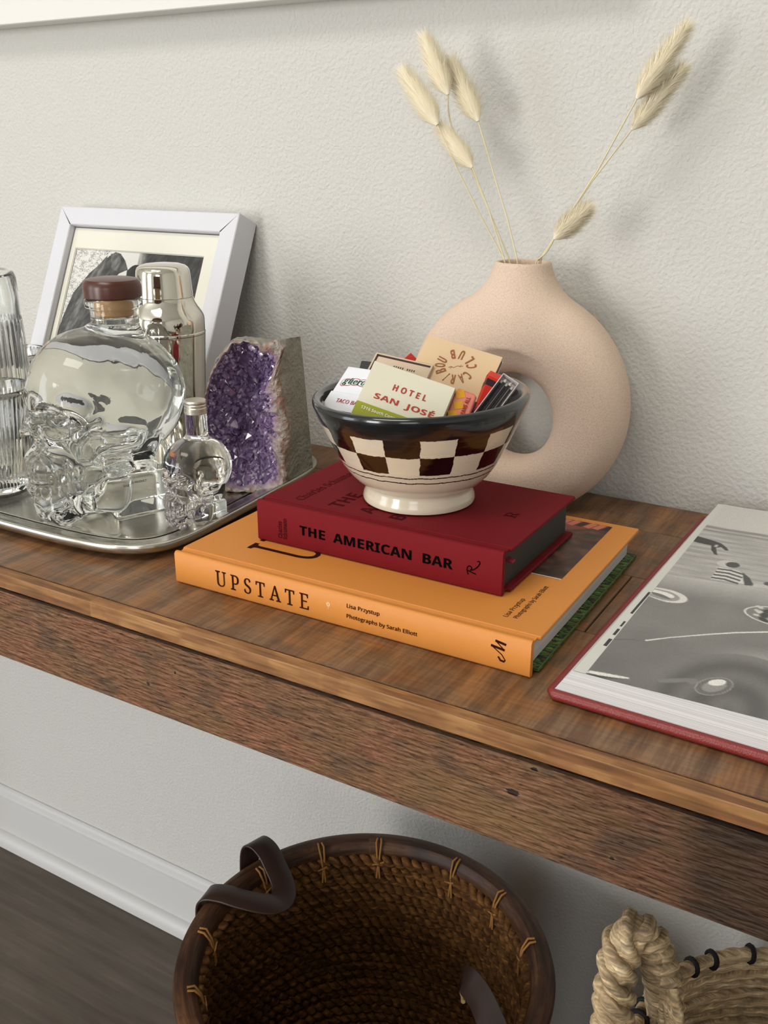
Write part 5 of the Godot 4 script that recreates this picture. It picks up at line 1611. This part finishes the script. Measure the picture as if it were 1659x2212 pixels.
	part("sleeve", box(MB.new(), Vector3(0.045, 0.042, 0.006), Vector3(0.0225, -0.021, -0.003), 0.0004), mat(Color(0.80, 0.72, 0.62), 0.65), t)
	var bd := MB.new()
	box(bd, Vector3(0.042, 0.0016, 0.0002), Vector3(0.0225, -0.0024, 0.0001), 0.00005)
	box(bd, Vector3(0.0016, 0.039, 0.0002), Vector3(0.0023, -0.0210, 0.0001), 0.00005)
	part("brown_border", bd, mat(Color(0.22, 0.07, 0.07), 0.6), t)
	var sp := MB.new()
	for k in 9: box(sp, Vector3(0.0009, 0.0017, 0.0002), Vector3(0.0180 + 0.0017 * k + (0.002 if k > 4 else 0.0), -0.0090, 0.0001), 0.00005)
	part("small_print", sp, mat(Color(0.3, 0.25, 0.2), 0.6), t)
	# black one at the back left
	t = slab("matchbook", "black matchbook peeking out at the back left of the bowl", "matchbook", Vector3(-0.3690, 0.8936, 0.2018), Vector3(0.965, -0.060, -0.255), Vector3(-0.124, 0.753, -0.646), 0.036, 0.036, 0.004)
	part("cover", box(MB.new(), Vector3(0.036, 0.036, 0.004), Vector3(0.018, -0.018, -0.0085), 0.0008), mat(Color(0.045, 0.05, 0.055), 0.5), t)
	# orange-red one behind
	t = slab("matchbook", "orange-red matchbook whose corner shows behind the brown bordered box", "matchbook", Vector3(-0.3365, 0.8968, 0.1840), Vector3(0.757, -0.650, -0.061), Vector3(0.471, 0.608, -0.639), 0.03, 0.03, 0.004)
	part("cover", box(MB.new(), Vector3(0.03, 0.03, 0.004), Vector3(0.015, -0.015, -0.004), 0.0006), mat(Color(0.80, 0.13, 0.035), 0.55), t)
	# red-orange box with a purple band at the right
	t = slab("matchbox", "red-orange matchbox with a purple band, under the topmost box at the right", "matchbox", Vector3(-0.2700, 0.8915, 0.1905), Vector3(0.805, -0.415, -0.423), Vector3(0.007, 0.721, -0.693), 0.0150, 0.042, 0.014)
	part("sleeve", box(MB.new(), Vector3(0.0150, 0.042, 0.014), Vector3(0.0075, -0.021, -0.007), 0.0005), mat(Color(0.82, 0.13, 0.04), 0.5), t)
	part("purple_band", box(MB.new(), Vector3(0.0153, 0.0055, 0.0143), Vector3(0.0075, -0.0085, -0.007), 0.0004), mat(Color(0.17, 0.04, 0.10), 0.5), t)
	part("end_panel", box(MB.new(), Vector3(0.0150, 0.0045, 0.0142), Vector3(0.0075, -0.0020, -0.007), 0.0004), mat(Color(0.85, 0.28, 0.22), 0.5), t)
	# dark red box low in the heap
	t = slab("matchbox", "dark red matchbox low in the heap between the pink box and the open one", "matchbox", Vector3(-0.2790, 0.8745, 0.2080), Vector3(0.90, -0.30, -0.30), Vector3(0.10, 0.80, -0.60), 0.026, 0.032, 0.012)
	part("sleeve", box(MB.new(), Vector3(0.026, 0.0085, 0.012), Vector3(0.013, -0.0043, -0.006), 0.0005), mat(Color(0.22, 0.025, 0.05), 0.6), t)
	part("label_panel", box(MB.new(), Vector3(0.026, 0.020, 0.012), Vector3(0.013, -0.0187, -0.006), 0.0005), mat(Color(0.80, 0.10, 0.03), 0.55), t)
	# open drawer with black matches
	t = slab("matchbox", "open white matchbox drawer holding black matches with pale heads", "matchbox", Vector3(-0.2524, 0.8953, 0.2086), Vector3(0.867, -0.483, -0.124), Vector3(0.272, 0.667, -0.694), 0.0120, 0.044, 0.007)
	var lin := mat(Color(0.80, 0.76, 0.76), 0.6)
	var tray := MB.new()
	box(tray, Vector3(0.0125, 0.044, 0.0006), Vector3(0.00625, -0.022, -0.0066), 0.0002)
	box(tray, Vector3(0.0006, 0.044, 0.0066), Vector3(0.0003, -0.022, -0.0036), 0.0002)
	box(tray, Vector3(0.0006, 0.044, 0.0066), Vector3(0.0122, -0.022, -0.0036), 0.0002)
	box(tray, Vector3(0.0125, 0.0006, 0.0066), Vector3(0.00625, -0.0003, -0.0036), 0.0002)
	box(tray, Vector3(0.0125, 0.0006, 0.0066), Vector3(0.00625, -0.0437, -0.0036), 0.0002)
	part("drawer", tray, lin, t)
	var stick := mat(Color(0.03, 0.022, 0.03), 0.6)
	var headm := mat(Color(0.72, 0.70, 0.66), 0.7)
	for k in 5:
		var x := 0.0019 + 0.0020 * k
		var m0 := part("match", box(MB.new(), Vector3(0.0015, 0.038, 0.0015), Vector3(x, -0.0238 + 0.0012 * (k % 2), -0.0042 + 0.0014 * (k % 2)), 0.0002), stick, t)
		part("match_head", lathe(MB.new(), PackedVector2Array([Vector2(0, -0.0016), Vector2(0.0009, -0.0012), Vector2(0.00125, 0.0), Vector2(0.001, 0.0012), Vector2(0, 0.0018)]), 12, Vector3(x, -0.0046 + 0.0012 * (k % 2), -0.0042 + 0.0014 * (k % 2)), 1.2), headm, m0)

# ------------------------------------------------------------------ baskets
func rope_ring(strands: int, turns: int, off: float, rad: float, per := 7, sides := 6, flat_ := 1.0) -> ArrayMesh:
	# a unit ring (radius 1 m) is no use for shared thickness, so the ring is built at 0.14 m
	var mb := MB.new()
	var n := turns * per
	for s in strands:
		var pts := PackedVector3Array()
		for i in n:
			var th := TAU * i / n
			var ph := TAU * s / strands + TAU * turns * i / float(n)
			var r := 0.14 + off * cos(ph) + 0.0007 * sin(i * 1.7 + s)
			pts.append(Vector3(r * cos(th), off * sin(ph) * flat_ + 0.0006 * sin(i * 2.3 + s * 2), r * sin(th)))
		tube(mb, pts, PackedFloat32Array([rad]), sides, true)
	return mb.done()

func fibre(seed_: int, a: Color, b: Color) -> ImageTexture:
	return wood(seed_, 512, 256, a.darkened(0.35), a, b, 0.1, 0.4, a.lerp(b, 0.3).darkened(0.2), 0.6)

func basket_brown() -> void:
	var H := 0.37
	var t := thing("rope_basket", "large dark brown twisted rope basket with a wooden rim hoop under the table", "basket", Vector3(-0.347, 0.0, 0.234))
	var rm := mat(Color.WHITE, 0.8, 0.0, 0.3)
	rm.albedo_texture = fibre(181, Color(0.36, 0.23, 0.115), Color(0.54, 0.37, 0.19))
	tri_map(rm, Vector3(9, 9, 9))
	var coil := rope_ring(2, 42, 0.0037, 0.0046, 9)
	var y := H - 0.016
	for k in 31:
		if y < 0.02: break
		var o := part("rope_coil", coil, rm, t)
		var f := (H - y) / H
		var s := (0.1455 + 0.006 * sin(f * PI) - 0.018 * f * f) / 0.14
		o.transform = Transform3D(Basis(Vector3.UP, k * 1.37).scaled_local(Vector3(s, 1.0 + 0.05 * sin(k * 2.1), s)), Vector3(0.0008 * sin(k * 1.9), y, 0.0008 * cos(k * 2.7)))
		y -= 0.0116
	# base: flat coils
	var bm := MB.new()
	lathe(bm, PackedVector2Array([Vector2(0, 0.001), Vector2(0.128, 0.001), Vector2(0.132, 0.006), Vector2(0.128, 0.012), Vector2(0, 0.012)]), 64)
	part("basket_base", bm, rm, t)
	# rim: a flat band of bent wood
	var wm := mat(Color.WHITE, 0.5, 0.0, 0.4)
	wm.albedo_texture = wood(191, 1024, 128, Color(0.19, 0.12, 0.08), Color(0.29, 0.19, 0.125), Color(0.38, 0.255, 0.165), 0.0, 0.4, Color(0.24, 0.16, 0.11), 0.35)
	wm.uv1_scale = Vector3(3, 1, 1)
	part("rim_hoop", lathe(MB.new(), PackedVector2Array([Vector2(0.1455, H - 0.014), Vector2(0.158, H - 0.016), Vector2(0.1635, H - 0.012), Vector2(0.1655, H - 0.004), Vector2(0.1640, H + 0.001), Vector2(0.158, H + 0.0035), Vector2(0.150, H + 0.002), Vector2(0.1455, H - 0.003), Vector2(0.1440, H - 0.009), Vector2(0.1455, H - 0.014)]), 128), wm, t)
	# pale raffia ties over the rim
	var tie := mat(Color(0.62, 0.43, 0.20), 0.8)
	for a in [-139.0, -116.0, -84.0, -61.0, -37.0, 160.0, 135.0, 110.0, 85.0, 60.0, 35.0, -165.0]:
		var th := deg_to_rad(a)
		var er := Vector3(cos(th), 0, sin(th))
		var et := Vector3(-sin(th), 0, cos(th))
		var tm := MB.new()
		for k in 2:
			var d := et * (0.0016 * (k * 2 - 1))
			tube(tm, PackedVector3Array([er * 0.1390 + d + Vector3.UP * (H - 0.034), er * 0.1395 + d * 0.3 + Vector3.UP * (H - 0.020), er * 0.1420 + d + Vector3.UP * (H - 0.006), er * 0.1470 + d * 1.6 + Vector3.UP * (H + 0.003), er * 0.1530 + d * 1.2 + Vector3.UP * (H + 0.0035)]), PackedFloat32Array([0.0011]), 6)
		tube(tm, PackedVector3Array([er * 0.1388 - et * 0.006 + Vector3.UP * (H - 0.018), er * 0.1385 + Vector3.UP * (H - 0.0165), er * 0.1392 + et * 0.006 + Vector3.UP * (H - 0.014)]), PackedFloat32Array([0.0010]), 6)
		part("raffia_tie", tm, tie, t)
	# leather strap handles: a belt that passes over the rim, loops inside and comes back over the rim
	var lm := mat(Color(0.22, 0.155, 0.135), 0.34, 0.0, 0.5)
	var belts := [
		[[174, 0.170, -0.050, 1, 0], [174, 0.1705, -0.012, 1, 0], [174.5, 0.167, 0.005, 0.5, 0.8], [176, 0.152, 0.0085, 0, 1], [178, 0.132, 0.006, -0.15, 1], [184, 0.112, 0.000, -0.2, 1], [191, 0.108, -0.003, -0.2, 1], [197, 0.118, 0.000, -0.3, 0.9], [199, 0.138, 0.010, -0.5, 0.8], [199, 0.152, 0.020, -0.4, 0.9], [198, 0.166, 0.022, 0.4, 0.9], [197, 0.173, 0.012, 1, 0.3], [196, 0.1715, -0.012, 1, 0], [196, 0.1705, -0.050, 1, 0]],
		[[18, 0.170, -0.050, 1, 0], [18, 0.1705, -0.012, 1, 0], [17, 0.166, 0.006, 0.5, 0.8], [13, 0.150, 0.010, 0, 1], [5, 0.128, 0.004, -0.5, 0.9], [-9, 0.106, -0.006, -0.7, 0.7], [-22, 0.092, -0.014, -0.7, 0.7], [-30, 0.088, -0.024, -0.9, 0.2], [-29, 0.094, -0.034, -0.8, -0.5], [-18, 0.110, -0.038, -0.8, -0.5], [0, 0.130, -0.034, -0.9, -0.2]]]
	for bl in belts:
		var cv := Curve3D.new()
		var nrm := []
		for k in bl.size():
			var th: float = deg_to_rad(bl[k][0])
			var er := Vector3(cos(th), 0, sin(th))
			nrm.append((er * bl[k][3] + Vector3.UP * bl[k][4]).normalized())
			cv.add_point(er * bl[k][1] + Vector3.UP * (H + bl[k][2]))
		for k in bl.size():
			var tn := (cv.get_point_position(mini(k + 1, bl.size() - 1)) - cv.get_point_position(maxi(k - 1, 0))) * 0.18
			cv.set_point_in(k, -tn)
			cv.set_point_out(k, tn)
		var sm := MB.new()
		var steps := 6
		var rows: int = (bl.size() - 1) * steps + 1
		var hw := 0.0118
		for i in rows:
			var k: int = mini(i / steps, bl.size() - 2)
			var f := float(i - k * steps) / steps
			var q := cv.sample(k, f)
			var q2 := cv.sample(k, minf(f + 0.02, 1.0)) - cv.sample(k, maxf(f - 0.02, 0.0))
			var nn: Vector3 = (nrm[k] as Vector3).slerp(nrm[k + 1], f)
			var tt := q2.normalized()
			nn = (nn - tt * nn.dot(tt)).normalized()
			var sd := tt.cross(nn)
			var ring := [[-1.0, 0.0, -1.0, 0.0], [-0.92, 1.0, -0.3, 1.0], [0.92, 1.0, 0.3, 1.0], [1.0, 0.0, 1.0, 0.0], [0.92, -1.0, 0.3, -1.0], [-0.92, -1.0, -0.3, -1.0], [-1.0, 0.0, -1.0, 0.0]]
			for c in ring: sm.p(q + sd * c[0] * hw + nn * c[1] * 0.0013, (sd * c[2] + nn * c[3]).normalized(), Vector2(c[0], i * 0.1))
		for i in rows - 1:
			for c in 6:
				var a: int = i * 7 + c
				sm.tri_to(a, a + 1, a + 8, sm.n[a] + sm.n[a + 1]); sm.tri_to(a, a + 8, a + 7, sm.n[a] + sm.n[a + 1])
		for e in 2:
			var r0: int = 0 if e == 0 else (rows - 1) * 7
			for c in range(1, 5): sm.tri_to(r0, r0 + c, r0 + c + 1, Vector3.DOWN)
		part("leather_handle", sm, lm, t)
	# a frayed end and a loose straw on the right strap
	part("frayed_end", tube(MB.new(), PackedVector3Array([Vector3(0.078, H - 0.030, -0.036), Vector3(0.083, H - 0.026, -0.030), Vector3(0.086, H - 0.024, -0.022)]), PackedFloat32Array([0.0022, 0.003, 0.002]), 7), mat(Color(0.66, 0.55, 0.36), 0.8), t)
	part("loose_straw", tube(MB.new(), PackedVector3Array([Vector3(0.112, H - 0.03, -0.035), Vector3(0.122, H - 0.01, -0.020), Vector3(0.130, H + 0.003, -0.002), Vector3(0.134, H + 0.006, 0.015), Vector3(0.136, H + 0.004, 0.035)]), PackedFloat32Array([0.0012]), 6), mat(Color(0.55, 0.45, 0.28), 0.8), t)

func basket_straw() -> void:
	var H := 0.40
	var R := 0.14
	var t := thing("straw_basket", "pale natural straw basket with black rim stitches and a thick wrapped handle", "basket", Vector3(0.0234, 0.0, 0.1988))
	var sm := mat(Color.WHITE, 0.8, 0.0, 0.3)
	sm.albedo_texture = fibre(201, Color(0.78, 0.67, 0.52), Color(0.92, 0.84, 0.69))
	tri_map(sm, Vector3(8, 8, 8))
	# flat wrapped coils
	var mb := MB.new()
	var n := 170
	var pts := PackedVector3Array()
	var rad := PackedFloat32Array()
	for i in n:
		var th := TAU * i / n
		pts.append(Vector3(R * cos(th), 0, R * sin(th)))
		rad.append(0.0062 * (0.93 + 0.10 * sin(i * 2.1) + 0.05 * sin(i * 0.71)))
	tube(mb, pts, rad, 8, true)
	var coil := mb.done()
	var y := H - 0.0062
	for k in 34:
		if y < 0.012: break
		var o := part("straw_coil", coil, sm, t)
		var f := (H - y) / H
		var s := 1.0 + 0.10 * sin(f * 2.4) - 0.14 * f * f
		o.transform = Transform3D(Basis(Vector3.UP, k * 0.83).scaled_local(Vector3(s, 1.0, s)), Vector3(0.001 * sin(k * 1.7), y, 0.001 * cos(k * 2.9)))
		y -= 0.0114
	part("basket_base", lathe(MB.new(), PackedVector2Array([Vector2(0, 0.001), Vector2(0.125, 0.001), Vector2(0.129, 0.006), Vector2(0.125, 0.011), Vector2(0, 0.011)]), 64), sm, t)
	# black thread wrapped round the rim coil
	var bm := mat(Color(0.02, 0.022, 0.028), 0.8)
	for a in [-179.0, -173.5, -156.0, -147.0, -138.5, -124.0, -110.0, -97.0, -84.0, 172.0, 160.0]:
		var th := deg_to_rad(a)
		var loop := PackedVector3Array()
		var er := Vector3(cos(th), 0, sin(th))
		var et := Vector3(-sin(th), 0, cos(th))
		for k in 14:
			var ph := TAU * k / 14.0
			loop.append(er * (R + 0.0066 * cos(ph)) + et * 0.0012 * sin(ph) + Vector3.UP * (H - 0.0062 + 0.0066 * sin(ph)))
		part("black_stitch", tube(MB.new(), loop, PackedFloat32Array([0.0022]), 6, true, false, 1.0), bm, t)
	# handle: a thick rope wrapped with raffia
	var hp := [Vector3(-0.118, 0.380, 0.262), Vector3(-0.124, 0.428, 0.250), Vector3(-0.1278, 0.4654, 0.240), Vector3(-0.1285, 0.4900, 0.230), Vector3(-0.1236, 0.4985, 0.220), Vector3(-0.1130, 0.4840, 0.209), Vector3(-0.1070, 0.4600, 0.201), Vector3(-0.1020, 0.4330, 0.194), Vector3(-0.1000, 0.4020, 0.186)]
	var base := t.position
	var cv := Curve3D.new()
	for k in hp.size():
		var tn: Vector3 = (hp[mini(k + 1, hp.size() - 1)] - hp[maxi(k - 1, 0)]) * 0.2
		cv.add_point(hp[k] - base, -tn, tn)
	var L := cv.get_baked_length()
	part("handle_core", tube(MB.new(), cv.tessellate_even_length(5, 0.004), PackedFloat32Array([0.0115]), 12), sm, t)
	var wrap := MB.new()
	for s in 3:
		var wp := PackedVector3Array()
		var wr := PackedFloat32Array()
		var m := 150
		for i in m:
			var f := float(i) / (m - 1)
			var xf := cv.sample_baked_with_rotation(L * clampf(f, 0.003, 0.997), true)
			var ph := f * TAU * 5.2 + TAU * s / 3.0
			var rr := 0.0098 + 0.0012 * sin(i * 0.9 + s * 2.0) * 0.4
			wp.append(xf.origin + (xf.basis.x * cos(ph) + xf.basis.y * sin(ph)) * rr)
			wr.append(0.0056 + 0.0007 * sin(i * 1.3 + s))
		tube(wrap, wp, wr, 7)
	part("handle_wrap", wrap, sm, t)
	var knot := MB.new()
	for k in 4:
		var d := Vector3(0.004 * k - 0.004, 0, 0.003 * k)
		var q := Vector3(-0.1010, 0.430, 0.196) - base + d
		tube(knot, PackedVector3Array([q + Vector3(0, 0.016, 0), q + Vector3(0.006, 0.004, 0.008), q + Vector3(0.008 + 0.002 * k, -0.020, 0.009), q + Vector3(0.004 + 0.004 * k, -0.042 - 0.006 * k, 0.004)]), PackedFloat32Array([0.0040, 0.0046, 0.0036, 0.0018]), 7)
	part("raffia_knot", knot, sm, t)
